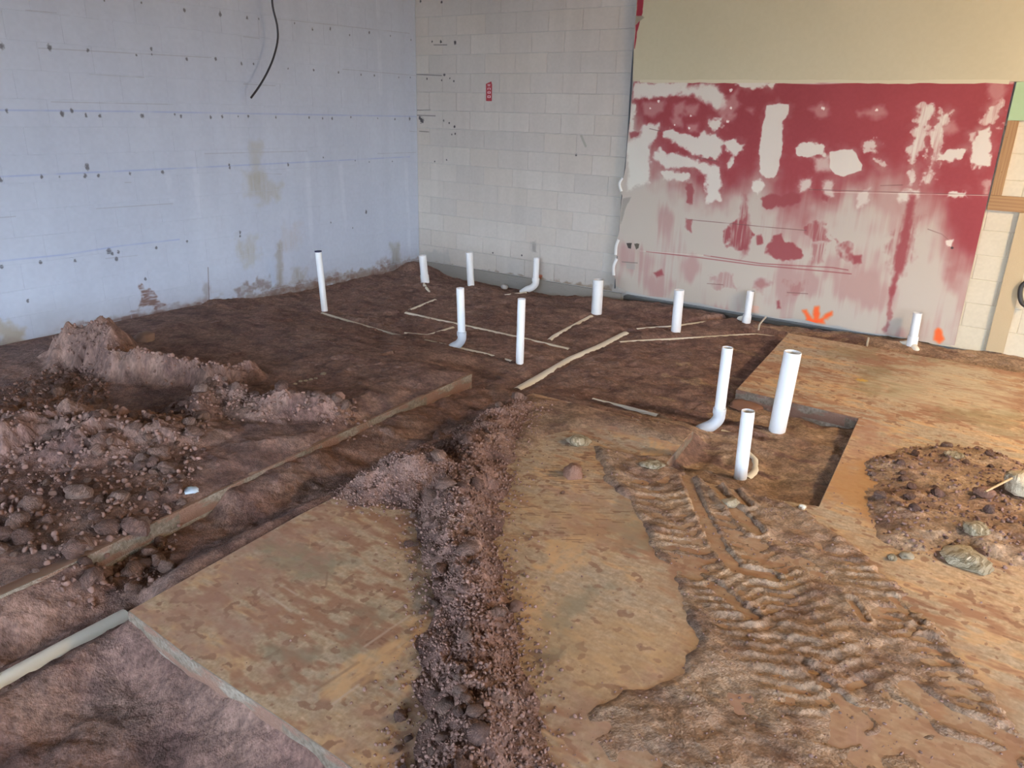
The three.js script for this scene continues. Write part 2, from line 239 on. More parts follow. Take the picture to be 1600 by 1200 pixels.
  W([[3.246, 1.757], [3.317, 1.783], [3.414, 1.739], [3.6, 1.71], [3.622, 1.746], [3.786, 1.752], [3.857, 1.674], [3.845, 1.569], [3.803, 1.503], [3.673, 1.525], [3.552, 1.567], [3.494, 1.612], [3.357, 1.653], [3.258, 1.697]]);
  W([[3.178, 1.549], [3.229, 1.588], [3.289, 1.53], [3.422, 1.549], [3.544, 1.519], [3.659, 1.477], [3.853, 1.453], [3.899, 1.134], [3.753, 1.116], [3.725, 1.356], [3.58, 1.425], [3.302, 1.402], [3.17, 1.487]], { soft: 0.018 });
  W([[3.272, 1.358], [3.371, 1.388], [3.541, 1.362], [3.566, 1.315], [3.45, 1.283], [3.285, 1.297]]); W([[3.696, 1.875], [3.819, 1.884], [3.83, 1.799], [3.734, 1.767], [3.704, 1.807]]);
  W([[3.876, 1.675], [3.952, 1.706], [3.992, 1.68], [4.055, 1.659], [4.039, 1.602], [3.971, 1.558], [3.891, 1.606]]); W([[3.906, 1.485], [3.975, 1.529], [3.993, 1.484], [3.937, 1.434]]);
  W([[4.221, 2.003], [4.316, 2.021], [4.418, 2.017], [4.419, 1.937], [4.389, 1.871], [4.417, 1.597], [4.396, 1.54], [4.414, 1.457], [4.367, 1.38], [4.298, 1.37], [4.23, 1.429], [4.209, 1.587], [4.205, 1.7], [4.211, 1.866]], { soft: 0.008, rough: 0.008 });
  W([[4.529, 1.647], [4.561, 1.692], [4.659, 1.707], [4.783, 1.68], [4.784, 1.605], [4.646, 1.576], [4.548, 1.593]], { soft: 0.01 });
  W([[4.701, 1.579], [4.828, 1.596], [4.846, 1.488], [4.75, 1.472]], { a: 0.6, soft: 0.03 });
  W([[4.829, 1.628], [4.905, 1.653], [5.008, 1.663], [5.045, 1.628], [5.107, 1.536], [5.109, 1.493], [4.973, 1.431], [4.895, 1.448], [4.844, 1.499]], { soft: 0.006, rough: 0.004 });
  W([[4.183, 1.333], [4.251, 1.361], [4.301, 1.307], [4.247, 1.216], [4.196, 1.241]]); W([[4.61, 1.374], [4.706, 1.403], [4.721, 1.303], [4.625, 1.273]], { a: 0.8, soft: 0.02 }); W([[4.809, 1.376], [4.883, 1.392], [4.915, 1.262], [4.855, 1.224]], { a: 0.7, soft: 0.02 });
  W([[5.074, 1.703], [5.179, 1.739], [5.227, 1.699], [5.196, 1.646], [5.111, 1.663]], { a: 0.8, soft: 0.015, rough: 0.03 }); W([[5.195, 1.594], [5.288, 1.578], [5.288, 1.525], [5.214, 1.542]], { a: 0.7, rough: 0.03 });
  W([[5.109, 1.31], [5.198, 1.339], [5.213, 1.253], [5.14, 1.192]], { a: 0.75, soft: 0.02 }); W([[5.422, 1.334], [5.583, 1.367], [5.579, 1.283], [5.445, 1.261]], { a: 0.85, soft: 0.02 });
  W([[5.459, 2.024], [5.532, 2.035], [5.577, 1.992], [5.562, 1.829], [5.574, 1.715], [5.51, 1.6], [5.534, 1.421], [5.506, 1.414], [5.448, 1.699], [5.454, 1.9]], { soft: 0.014, rough: 0.03, streak: 0.35 });
  W([[5.616, 1.983], [5.712, 1.98], [5.677, 1.906], [5.669, 1.758], [5.67, 1.608], [5.667, 1.404], [5.604, 1.41], [5.6, 1.63], [5.593, 1.815]], { soft: 0.014, rough: 0.035, streak: 0.45 });
  W([[5.67, 1.659], [5.728, 1.691], [5.855, 1.697], [5.832, 1.627], [5.766, 1.594], [5.67, 1.608]], { soft: 0.01 }); W([[5.811, 1.363], [5.929, 1.372], [5.946, 1.333], [5.801, 1.322]], { soft: 0.01 });
  W([[5.924, 1.841], [5.984, 1.867], [6.019, 1.763], [6.044, 1.725], [6.046, 1.589], [5.938, 1.554], [5.9, 1.695]], { soft: 0.012, rough: 0.02 }); W([[5.951, 2.046], [6.035, 2.057], [6.066, 1.908], [5.948, 1.895]], { a: 0.8, rough: 0.04, streak: 0.5 }); W([[5.846, 1.829], [5.898, 1.835], [5.903, 1.768], [5.868, 1.766]], { a: 0.7 });
  W([[6.033, 1.46], [6.077, 1.483], [6.094, 1.36], [6.051, 1.352]], { a: 0.5, soft: 0.02 });
  // red showing through lower down
  const B = (p, o) => P.poly(p, [150, 66, 68], { a: 0.9, soft: 0.014, rough: 0.02, ...o });
  B([[4.275, 1.189], [4.376, 1.232], [4.461, 1.215], [4.54, 1.267], [4.628, 1.251], [4.629, 1.171], [4.472, 1.135], [4.406, 1.106], [4.34, 1.065]]);
  B([[4.454, 0.851], [4.509, 0.88], [4.554, 0.814], [4.712, 0.773], [4.726, 0.68], [4.617, 0.63], [4.493, 0.663], [4.391, 0.699], [4.395, 0.76]]); B([[4.286, 0.845], [4.332, 0.862], [4.356, 0.78], [4.309, 0.762]], { rough: 0.01 });
  B([[4.047, 0.96], [4.161, 1.001], [4.213, 0.934], [4.237, 0.754], [4.14, 0.681], [4.009, 0.709], [3.973, 0.848]], { streak: 0.7, rough: 0.04 }); B([[4.087, 1.233], [4.16, 1.238], [4.251, 0.645], [4.169, 0.604]], { a: 0.75, soft: 0.02, streak: 0.6, su: 80, sv: 4 });
  B([[4.697, 0.982], [4.803, 1.033], [4.891, 1.001], [4.924, 0.867], [4.808, 0.819], [4.719, 0.879]], { a: 0.75, streak: 0.7, rough: 0.04 }); B([[4.795, 0.829], [4.925, 0.856], [4.946, 0.66], [4.814, 0.631]], { a: 0.5, streak: 0.9, su: 90, sv: 5 });
  B([[4.974, 0.896], [5.085, 0.885], [5.231, 0.754], [5.204, 0.693], [5.058, 0.721]], { a: 0.7, streak: 0.8, rough: 0.04, su: 30, sv: 20 }); B([[5.161, 0.757], [5.233, 0.771], [5.25, 0.705], [5.183, 0.69]], { rough: 0.01 });
  B([[5.519, 1.315], [5.568, 1.319], [5.578, 1.081], [5.593, 0.754], [5.564, 0.638], [5.554, 0.524], [5.534, 0.406], [5.524, 0.576], [5.509, 0.799], [5.51, 1.128]], { soft: 0.02, rough: 0.015 });
  B([[5.405, 0.954], [5.635, 1.193], [5.666, 0.819], [5.589, 0.642], [5.428, 0.677]], { a: 0.45, soft: 0.03, rough: 0.05, streak: 0.9, su: 70, sv: 4 }); B([[5.519, 0.518], [5.549, 0.523], [5.57, 0.118], [5.539, 0.113]], { a: 0.6, soft: 0.015 });
  B([[3.53, 1.282], [3.596, 1.287], [3.618, 1.086], [3.564, 1.1]], { a: 0.8, soft: 0.015 }); B([[3.569, 0.932], [3.623, 0.925], [3.636, 0.813], [3.594, 0.821]], { a: 0.7 }); B([[3.265, 0.35], [3.361, 0.403], [3.395, 0.341], [3.313, 0.303]], { rough: 0.008 }); B([[4.333, 0.407], [4.425, 0.457], [4.483, 0.391], [4.407, 0.317], [4.317, 0.342]], { a: 0.5, soft: 0.03 });
  B([[4.558, 0.252], [4.586, 0.269], [4.61, 0.185], [4.574, 0.179]], { rough: 0.006 }); B([[3.85, 0.403], [4.135, 0.474], [4.155, 0.318], [3.965, 0.277]], { a: 0.3, streak: 0.8, rough: 0.04 }); B([[4.602, 0.445], [4.812, 0.499], [4.822, 0.355], [4.641, 0.303]], { a: 0.3, streak: 0.9, rough: 0.04 });
  B([[2.881, 1.72], [2.993, 1.736], [2.983, 1.687], [2.893, 1.671]], { a: 0.8 }); B([[4.814, 1.277], [4.884, 1.249], [4.868, 1.214], [4.821, 1.232]], { rough: 0.01 });
  for (const p of [[[5.849, 1.315], [5.902, 1.278], [5.97, 0.748], [5.938, 0.744]], [[5.924, 0.742], [5.968, 0.759], [5.993, 0.588], [5.955, 0.583]]]) B(p, { a: 0.35, soft: 0.08 });
  for (const s of [[[3.173, 0.56], [3.731, 0.568], [4.311, 0.566], [4.957, 0.591], [5.177, 0.597]], [[3.794, 0.596], [4.37, 0.586], [5.006, 0.633], [5.144, 0.628]]]) P.line(s, 0.008, [150, 76, 78], 0.75, 0.9);
  for (const s of [[[3.589, 0.928], [4.013, 0.932], [4.383, 0.933], [4.732, 0.939]], [[3.86, 0.32], [4.024, 0.331]], [[4.647, 0.347], [4.833, 0.363]], [[5.284, 1.377], [5.451, 1.394]], [[3.094, 1.77], [3.213, 1.75]], [[3.634, 1.523], [3.816, 1.498]], [[4.705, 1.302], [6.089, 1.36]], [[5.71, 1.051], [5.822, 1.02], [5.899, 0.965]]]) P.line(s, 0.006, [112, 74, 72], 0.6, 0.7);
  for (const s of [[[4.845, 1.29], [6.156, 1.36]], [[3.1, 0.558], [3.86, 0.597]]]) P.line(s, 0.004, [226, 210, 190], 0.6, 0.6);
  P.poly([[5.86, 0.971], [5.914, 0.988], [5.919, 0.914], [5.88, 0.92]], [226, 214, 196], { a: 0.9, soft: 0.008, rough: 0.012 }); P.dot(...[[5.918, 0.919]][0], 0.014, [60, 46, 44], 0.9);
  // holes and torn paper at the left
  P.poly([[2.939, 0.62], [2.998, 0.626], [2.996, 0.566], [2.959, 0.568]], [70, 62, 56], { soft: 0.004, rough: 0.004 }); P.poly([[3.028, 0.623], [3.086, 0.63], [3.083, 0.583], [3.055, 0.566]], [92, 84, 70], { soft: 0.004, rough: 0.006 });
  P.poly([[2.857, 1.075], [2.95, 1.095], [2.889, 0.947], [2.856, 0.811]], [150, 142, 130], { a: 0.8, soft: 0.008, rough: 0.006 }); P.poly([[2.949, 0.417], [3.054, 0.417], [3.059, 0.356], [2.962, 0.35]], [168, 160, 148], { a: 0.7, soft: 0.004, rough: 0.003 }); P.line([[2.904, 0.418], [3.082, 0.428]], 0.006, [110, 102, 94], 0.8);
  // orange spray marks near the floor
  const O = [250, 92, 28];
  for (const p of [[[4.907, 0.184], [4.914, 0.247], [4.948, 0.253], [4.968, 0.195], [4.974, 0.122], [4.918, 0.112]], [[4.811, 0.199], [4.844, 0.211], [4.901, 0.146], [4.931, 0.102], [4.873, 0.098]], [[4.972, 0.134], [5.019, 0.203], [5.071, 0.23], [5.076, 0.2], [5.028, 0.143], [4.999, 0.113]], [[4.859, 0.114], [4.998, 0.15], [5.034, 0.107], [4.875, 0.086]], [[5.933, 0.121], [5.933, 0.196], [5.947, 0.227], [5.974, 0.215], [6.008, 0.141], [5.981, 0.101]]]) P.poly(p, O, { a: 0.92, soft: 0.018, rough: 0.008 });
  P.dot(...[[4.369, 0.14]][0], 0.05, [226, 150, 124], 0.45);
}
function sheetGeo(outline, P, z, thick) {
  const g = new THREE.ExtrudeGeometry(new THREE.Shape(outline.map((p) => new THREE.Vector2(p[0], p[1]))), { depth: thick, bevelEnabled: false });
  const p = g.attributes.position, uv = g.attributes.uv;
  for (let i = 0; i < p.count; i++) uv.setXY(i, (p.getX(i) - P.u0) / (P.u1 - P.u0), (p.getY(i) - P.v0) / (P.v1 - P.v0));
  g.translate(0, 0, z - thick);
  return g;
}
const gypsum = mat(226, 222, 214, 0.95);
const torn = [[2.882, 2.2], [2.872, 2.07], [2.874, 1.89], [2.861, 1.707], [2.863, 1.521], [2.86, 1.383], [2.847, 1.28], [2.808, 1.213], [2.821, 1.15], [2.847, 1.1], [2.838, 0.942], [2.839, 0.743], [2.833, 0.635], [2.813, 0.605], [2.815, 0.483], [2.847, 0.466], [2.834, 0.43], [2.808, 0.372], [2.802, 0.26], [2.836, 0.222], [2.849, 0.147]];
const lowerOutline = [[DW.x1, DW.y0 + 0.015], [DW.x1 - 0.012, DW.y1], ...torn.map(([x, y], i) => [x + (i % 2 ? 0.004 : 0), i ? y : DW.y1])];
for (let i = 1; i < 24; i++) lowerOutline.push([mix(2.84, DW.x1, i / 24), DW.y0 + 0.014 * noise(i * 1.7, 3) + mix(0.015, 0.012, i / 24)]);
const redSheet = structure('wall_panel_1', sheetGeo(lowerOutline, redPaint, DW.z, 0.013), mat(255, 255, 255, 0.72, { map: redPaint.texture() }), 'red drywall sheet smeared with white patching compound', 'drywall');
// curled paper and plaster lips along the torn edge
for (const [pts, w] of [[[[2.832, 1.279], [2.8, 1.219], [2.829, 1.144]], 0.03], [[[2.839, 0.649], [2.815, 0.578], [2.815, 0.483]], 0.035], [[[2.833, 0.444], [2.802, 0.357], [2.81, 0.261]], 0.035]]) {
  const c = new THREE.CatmullRomCurve3(pts.map(([x, y]) => new THREE.Vector3(x, y, DW.z + 0.004)));
  const g = new THREE.TubeGeometry(c, 10, w / 2, 6); g.scale(1, 1, 0.5); g.translate(0.008, 0, DW.z / 2 + 0.002);
  part(redSheet, 'torn_edge', g, gypsum);
}
const beigePaint = new Paint(2.78, 8.0, DW.y1, ROOM.h, 1024, 400);
beigePaint.each((k, x, y) => { const m = fbm(x * 1.4, y * 1.4, 3) * 5 + noise(x * 40, y * 40) * 1.5; beigePaint.px[k] = 194 + m; beigePaint.px[k + 1] = 182 + m; beigePaint.px[k + 2] = 150 + m; });
beigePaint.poly([[2.825, 3.148], [2.931, 3.141], [2.922, 2.815], [2.883, 2.649], [2.869, 2.502], [2.862, 2.502], [2.858, 2.706], [2.858, 2.928]], [150, 36, 50], { soft: 0.004, rough: 0.004 });
beigePaint.poly([[2.843, 2.796], [2.924, 2.793], [2.946, 2.77], [2.889, 2.738], [2.851, 2.706]], [150, 138, 118], { soft: 0.004, rough: 0.006 });
beigePaint.line([[2.843, 2.874], [2.854, 2.593], [2.85, 2.479]], 0.012, [214, 196, 180], 0.8, 0.6);
const upL = [[2.849, 3.173], [2.851, 2.929], [2.852, 2.773], [2.854, 2.593], [2.862, 2.421], [2.875, 2.2]];
const upperOutline = [[8.0, DW.y1 + 0.002], [8.0, ROOM.h], [upL[0][0], ROOM.h], ...upL.map(([x, y], i) => [x, i === upL.length - 1 ? DW.y1 + 0.002 : y])];
structure('wall_panel_2', sheetGeo(upperOutline, beigePaint, DW.z + 0.002, 0.015), mat(255, 255, 255, 0.7, { map: beigePaint.texture() }), 'beige painted drywall above the red sheet', 'drywall');
// pale patching strip where the two sheets meet
const seamPts = []; for (let i = 0; i <= 40; i++) seamPts.push([mix(2.95, 6.05, i / 40), DW.y1 - 0.012 + 0.006 * noise(i * 0.9, 8)]);
const seamUp = seamPts.map(([x]) => [x, DW.y1 + 0.014 + 0.005 * noise(x * 9, 2)]).reverse();
part(redSheet, 'joint_compound', sheetGeo([...seamPts, ...seamUp], redPaint, DW.z + 0.0035, 0.003), mat(206, 194, 164, 0.9));
// corner conduit-like shadow gap beside the sheets: a thin grey metal edge bead
const bead = [[[2.828, 3.183], [2.83, 2.936], [2.824, 2.769], [2.826, 2.599], [2.82, 2.426], [2.823, 2.071], [2.831, 1.643], [2.828, 1.423], [2.815, 1.132], [2.813, 0.801], [2.81, 0.461], [2.807, 0.11]]][0].map(([x, y]) => new THREE.Vector3(x + 0.012, y, 0.012));
tag(top(new THREE.Mesh(new THREE.TubeGeometry(new THREE.CatmullRomCurve3(bead), 60, 0.0085, 8), mat(104, 104, 104, 0.5, { metalness: 0.3 })), 'edge_bead'), 'thin grey metal edge strip running down beside the torn drywall', 'edge strip');

// right of the drywall: green board, wooden boards over cream blocks
const green = structure('wall_panel_3', boxGeo(6.098, 8, 1.928, DW.y1, 0.044, 0.056), mat(166, 190, 148, 0.85), 'pale green moisture board at the right edge above the brown boards', 'drywall');
const woodTex = (() => { const P = new Paint(0, 1, 0, 0.12, 1024, 128); P.each((k, u, v) => { const r = v * 60 + 1.6 * fbm(u * 1.5, v * 9, 3), g = Math.sin(r * 3) * 9 + noise(u * 6, v * 320) * 12; P.px[k] = 162 + g * 0.7; P.px[k + 1] = 124 + g * 0.7; P.px[k + 2] = 84 + g * 0.5; }); P.dot(0.32, 0.06, 0.012, [120, 80, 46], 0.8, 0.5); P.dot(0.78, 0.03, 0.009, [120, 80, 46], 0.7, 0.5); return P.texture(); })();
const woodMat = mat(255, 255, 255, 0.75, { map: woodTex }), paleWood = mat(190, 168, 132, 0.8, { bumpMap: fineGrain, bumpScale: 0.001 });
function board(name, x0, x1, y0, y1, z0, z1, m, label) {
  const g = boxGeo(x0, x1, y0, y1, z0, z1), uv = g.attributes.uv, tall = y1 - y0 > x1 - x0;
  if (tall) for (let i = 0; i < uv.count; i++) uv.setXY(i, uv.getY(i), uv.getX(i));
  return tag(top(new THREE.Mesh(g, m), name), label, 'board');
}
board('wooden_board', 6.1, 6.175, 1.362, 1.926, 0.013, 0.05, woodMat, 'upright brown board under the green panel');
board('wooden_board', 6.1, 7.9, 1.245, 1.36, 0.013, 0.052, woodMat, 'horizontal brown board crossing the cream blocks');
board('wall_stud', 6.325, 6.455, 0.1, 1.243, 0.013, 0.05, paleWood, 'pale wooden furring strip standing on the cream blocks');
{
  const c = new THREE.CatmullRomCurve3([[[6.492, 0.724]][0], [[6.463, 0.678]][0], [[6.464, 0.615]][0], [[6.492, 0.545]][0], [[6.543, 0.511]][0]].map(([x, y]) => new THREE.Vector3(x, y, 0.08)));
  tag(top(new THREE.Mesh(new THREE.TubeGeometry(c, 24, 0.018, 8), mat(60, 58, 56, 0.6)), 'cable_loop'), 'dark cable loop on the cream blocks beside the pale furring strip', 'cable');
}
// red sticker on the grey wall
{
  const c = document.createElement('canvas'); c.width = 64; c.height = 256; const x = c.getContext('2d');
  x.fillStyle = 'rgb(168,48,56)'; x.fillRect(0, 0, 64, 256); x.fillStyle = 'rgb(226,190,190)';
  for (const [a, b, w, h] of [[12, 24, 34, 8], [14, 40, 30, 8], [14, 72, 34, 7], [14, 72, 8, 28], [40, 78, 8, 22], [14, 122, 36, 30], [14, 178, 36, 34]]) x.fillRect(a, b, w, h);
  x.fillStyle = 'rgb(168,48,56)'; for (const [a, b, w, h] of [[24, 130, 16, 14], [24, 186, 16, 18]]) x.fillRect(a, b, w, h);
  const t = new THREE.CanvasTexture(c); t.colorSpace = THREE.SRGBColorSpace;
  const [[x0, y1], [x1, y0]] = [[1.039, 2.194], [1.118, 2]];
  const s = new THREE.Shape([[x0, y0], [x1, y0], [x1, y1 - 0.02], [x1 - 0.012, y1 + 0.012], [x0 + 0.02, y1 - 0.004], [x0 - 0.006, y1 - 0.014]].map((p) => new THREE.Vector2(...p)));
  const g = new THREE.ExtrudeGeometry(s, { depth: 0.0012, bevelEnabled: false }), p = g.attributes.position;
  for (let i = 0; i < p.count; i++) g.attributes.uv.setXY(i, (p.getX(i) - x0) / (x1 - x0), (p.getY(i) - y0) / (y1 - y0));
  g.translate(0, 0, 0.0006);
  tag(top(new THREE.Mesh(g, mat(255, 255, 255, 0.5, { map: t })), 'wall_sticker'), 'small torn red sticker with pale lettering on the grey wall', 'sticker');
}
// ------------------------------------------------------------------ rest of the room: ceiling, window walls, outdoors
structure('ceiling', boxGeo(-0.25, ROOM.x + 0.25, ROOM.h, ROOM.h + 0.2, -0.25, ROOM.z + 0.25), mat(60, 60, 62, 0.95), 'dark unfinished ceiling', 'ceiling');
const shopWall = mat(178, 172, 160, 0.9), frameMat = mat(70, 70, 72, 0.4, { metalness: 0.6 });
const glass = new THREE.MeshPhysicalMaterial({ color: 0xffffff, roughness: 0.02, transmission: 1, thickness: 0, ior: 1.5 });
function windowWall(name, label, a0, a1, winA, winB, n, head, put) {
  const WIN = { y0: 0.12, y1: head };
  const geos = [put(a0, a1, -0.6, WIN.y0), put(a0, a1, WIN.y1, ROOM.h), put(a0, winA, WIN.y0, WIN.y1), put(winB, a1, WIN.y0, WIN.y1)];
  const w = structure(name, mergeGeometries(geos), shopWall, label, 'wall');
  for (let i = 0; i < n; i++) {
    const p = mix(winA, winB, i / n), q = mix(winA, winB, (i + 1) / n);
    const win = top(new THREE.Group(), 'window_' + (++windows)); win.userData.kind = 'structure'; tag(win, 'shop window pane in the wall outside the picture', 'window');
    const f = 0.045; part(win, 'window_frame', mergeGeometries([put(p, q, WIN.y0, WIN.y0 + f, 0.08), put(p, q, WIN.y1 - f, WIN.y1, 0.08), put(p, p + f, WIN.y0 + f, WIN.y1 - f, 0.08), put(q - f, q, WIN.y0 + f, WIN.y1 - f, 0.08)]), frameMat);
    part(win, 'pane', put(p + f, q - f, WIN.y0 + f, WIN.y1 - f, 0.006), glass);
  }
}
let windows = 0;
windowWall('wall_right', 'shop front wall with windows opposite the white wall', -0.2, ROOM.z + 0.2, 3.4, 11.4, 5, 1.95, (a, b, y0, y1, t = 0.2) => boxGeo(ROOM.x + 0.1 - t / 2, ROOM.x + 0.1 + t / 2, y0, y1, a, b));
windowWall('wall_front', 'wall with windows behind the camera', 0, ROOM.x, 0.8, 10.8, 5, 2.9, (a, b, y0, y1, t = 0.2) => boxGeo(a, b, y0, y1, ROOM.z + 0.1 - t / 2, ROOM.z + 0.1 + t / 2));
{
  const g = new THREE.Group(); tag(top(g, 'ground'), 'grey asphalt outside the shop windows', 'ground'); g.userData.kind = 'structure';
  part(g, 'asphalt', boxGeo(ROOM.x + 0.25, 40, -0.3, -0.1, -20, 40), mat(92, 92, 92, 0.95)); part(g, 'asphalt', boxGeo(-20, ROOM.x + 0.25, -0.3, -0.1, ROOM.z + 0.25, 40), mat(92, 92, 92, 0.95));
}
// warm work lamp on a stand, right of the picture
{
  const [lx, ly, lz] = LAMP.at, t = top(new THREE.Group(), 'work_lamp'); tag(t, 'warm work lamp on a stand, right of the red wall outside the picture', 'lamp'); t.position.set(lx, SLAB, lz);
  const steel = mat(60, 60, 62, 0.5, { metalness: 0.5 }), H = ly - SLAB;
  part(t, 'pole', new THREE.CylinderGeometry(0.016, 0.016, H - 0.1, 12).translate(0, (H - 0.1) / 2, 0), steel);
  for (let i = 0; i < 3; i++) { const g = new THREE.CylinderGeometry(0.011, 0.011, 0.62, 8).translate(0, -0.31, 0).rotateX(0.9).rotateY(i * 2.094).translate(0, 0.4, 0); part(t, 'leg', g, steel); }
  const glow = new THREE.MeshStandardMaterial({ color: 0xffffff, emissive: LAMP.color, emissiveIntensity: 6 });
  part(t, 'bulb', new THREE.SphereGeometry(0.06, 20, 14).translate(0, H, 0), glow);
  part(t, 'socket', new THREE.CylinderGeometry(0.03, 0.035, 0.08, 14).translate(0, H - 0.08, 0), steel);
  const l = new THREE.PointLight(LAMP.color, LAMP.power, 0, 2); l.position.set(0, H, 0); l.shadow.radius = 6; l.castShadow = true; t.add(l); l.name = 'lamp_light';
}
// black cable hanging in front of the white wall
{
  const c = new THREE.CatmullRomCurve3([[0.2, 4.1, 2.05], [0.2, 3.6, 1.98], ...[[0.2, 2.806, 2.217], [0.2, 2.595, 2.18], [0.2, 2.486, 2.183], [0.2, 2.327, 2.244], [0.2, 2.188, 2.332], [0.2, 2.055, 2.441], [0.2, 1.952, 2.545]]].map((p) => new THREE.Vector3(...p)));
  const cable = tag(top(new THREE.Mesh(new THREE.TubeGeometry(c, 60, 0.0095, 10), mat(46, 46, 54, 0.5)), 'hanging_cable'), 'black cable hanging down in front of the white wall', 'cable');
}
// ------------------------------------------------------------------ concrete slabs
const slabA = [[0.02, 3.2], [1.6, 3.19], [3.27, 3.18], [3.31, 4.37], [3.35, 5.15], [3.38, 5.57], [3.43, 6.17], [3.44, 12.9], [0.02, 12.9]];
const slabB = [[3.84, 3.24], [4.35, 3.22], [4.98, 3.19], [5.03, 3.72], [5.24, 3.8], [5.6, 3.78], [5.84, 3.71], [5.76, 2.32], [4.94, 2.28], [4.82, 0.51], [5.7, 0.5], [11.35, 0.52], [11.35, 12.9], [3.46, 12.9], [3.46, 7.4], [5.55, 7.4], [5.55, 6.2], [4.9, 6.19], [4.35, 6.19], [3.91, 6.17], [3.86, 5.3], [3.87, 4.3]];
const slabPaint = new Paint(3.3, 8.5, 0.4, 7.4, 1520, 2048);
{
  const P = slabPaint, conc = [178, 162, 142], ochre = [200, 166, 130], bright = [222, 178, 130], film = [178, 136, 114], pale = [210, 196, 166];
  P.each((k, x, z) => {
    const a = fbm(x * 0.9 + 3, z * 1.7, 4), b = fbm(x * 3.2, z * 8.5, 4), c = fbm(x * 14, z * 34, 3), g = noise(x * 150, z * 150) * 5 + noise(x * 420, z * 420) * 6;
    const h = fbm(x * 48, z * 95, 3) * 26 + fbm(x * 110 + z * 40, z * 60 - x * 70, 2) * 16, t = clamp(0.62 + 0.75 * a + 0.42 * b + 0.45 * c);
    for (let q = 0; q < 3; q++) P.px[k + q] = mix(conc[q], ochre[q], t) + g + h;
    P.blend(k, bright, 0.55 * smooth(0.18, 0.5, b + 0.8 * c));
    P.blend(k, [158, 112, 88], 0.7 * smooth(0.06, 0.42, fbm(x * 2.1 + 11, z * 2.6, 4) + 0.7 * c));
    const p = fbm(x * 26, z * 30, 2); if (p > 0.34) P.blend(k, [140, 100, 78], 0.6);                         // crumbs trodden flat
  });
  const G = { soft: 0.06, rough: 0.07 };
  P.poly([[4.631, 3.766], [4.927, 3.67], [5.065, 3.489], [5.521, 3.704], [5.807, 3.807], [6.097, 4.02], [6.388, 4.374], [6.664, 4.724], [6.871, 5.043], [6.321, 5.587], [5.862, 5.818], [5.532, 5.682], [5.61, 5.434], [5.738, 5.246], [5.733, 5.042], [5.568, 4.824], [5.35, 4.589], [5.087, 4.285], [4.871, 4.107]], [176, 134, 102], { a: 0.7, soft: 0.12, rough: 0.12, streak: 0.5, su: 22, sv: 30 });
  for (const p of [[[5.188, 0.711], [5.562, 0.526], [5.599, 0.879], [5.318, 1.062]], [[5.538, 1.196], [5.769, 0.91], [5.856, 1.749], [5.623, 1.852]], [[5.873, 0.274], [6.243, 0.137], [6.18, 0.497], [5.874, 0.657]], [[6.166, 1.662], [6.647, 1.51], [6.663, 2.089], [6.455, 2.002], [6.16, 1.961]], [[5.77, 1.481], [5.901, 1.196], [6.059, 1.425], [5.892, 1.72]]]) P.poly(p, [150, 136, 104], { a: 0.7, ...G, streak: 0.5, su: 6, sv: 34 });
  for (const p of [[[5.626, 1.415], [5.999, 0.927], [6.627, 0.802], [6.649, 1.58], [6.216, 1.773], [5.842, 1.916]], [[5.686, 0.976], [6.087, 0.486], [6.581, 0.655], [6.234, 1.113]]]) P.poly(p, pale, { a: 0.62, ...G, streak: 0.75, su: 9, sv: 44 });
  P.dot(...[[5.626, 1.488]][0], 0.05, [226, 176, 70], 0.7);
  for (const p of [[[4.815, 6.037], [4.806, 5.854], [4.824, 5.608], [4.836, 5.505], [4.929, 5.629], [4.917, 5.843], [4.916, 6.02]], [[5.051, 6.013], [5.008, 5.815], [4.995, 5.707], [5.056, 5.837], [5.076, 6.011]], [[4.824, 3.619], [4.836, 3.28], [4.987, 3.285], [5.034, 3.692], [4.913, 3.723]], [[4.925, 4.827], [5.003, 4.647], [5.1, 4.671], [5.075, 4.857], [5.035, 5.052]], [[5.049, 4.973], [5.108, 4.832], [5.114, 5.078]], [[5.663, 4.007], [5.872, 4.067], [5.865, 4.205], [5.716, 4.135]], [[5.03, 5.14], [5.069, 5.056], [5.171, 5.219], [5.175, 5.382]]]) P.poly(p, bright, { a: 0.9, soft: 0.02, rough: 0.05, streak: 0.6, su: 60, sv: 24 });
  for (const p of [[[5.182, 5.26], [5.272, 4.989], [5.358, 5.271], [5.38, 5.468]], [[4.996, 4.172], [5.224, 4.467], [5.363, 4.63], [5.129, 4.539]], [[4.601, 5.781], [4.681, 5.628], [4.753, 5.801]], [[4.525, 5.925], [4.656, 5.893], [4.707, 5.997], [4.569, 6.018]], [[5.594, 4.082], [5.697, 3.967], [5.72, 4.097]], [[3.821, 5.584], [4.087, 5.452], [4.374, 5.425], [4.271, 5.646]]]) P.poly(p, [148, 138, 114], { a: 0.6, soft: 0.07, rough: 0.08 });
  for (const p of [[[3.903, 6.151], [3.845, 5.464], [3.85, 5.08], [4.189, 5.241], [4.253, 5.631], [4.312, 5.899], [4.577, 6.052], [4.324, 6.177]], [[3.804, 3.284], [4.967, 3.089], [4.967, 3.395], [4.621, 3.544], [4.171, 3.769]], [[5.643, 5.354], [5.823, 5.104], [6.218, 5.119], [6.46, 5.227], [5.499, 5.919], [5.524, 5.586]], [[4.928, 6.086], [5.048, 5.86], [5.286, 6.072], [5.135, 6.18]], [[5.714, 2.308], [5.975, 2.499], [5.953, 3.172], [5.868, 3.681]], [[6.008, 2.709], [6.683, 2.806], [6.711, 3.812], [6.346, 3.835], [6.064, 3.613]], [[4.747, 4.359], [4.988, 4.262], [5.084, 4.642], [4.891, 4.717]]]) P.poly(p, film, { a: 0.82, soft: 0.12, rough: 0.16, streak: 0.55, su: 30, sv: 46 });
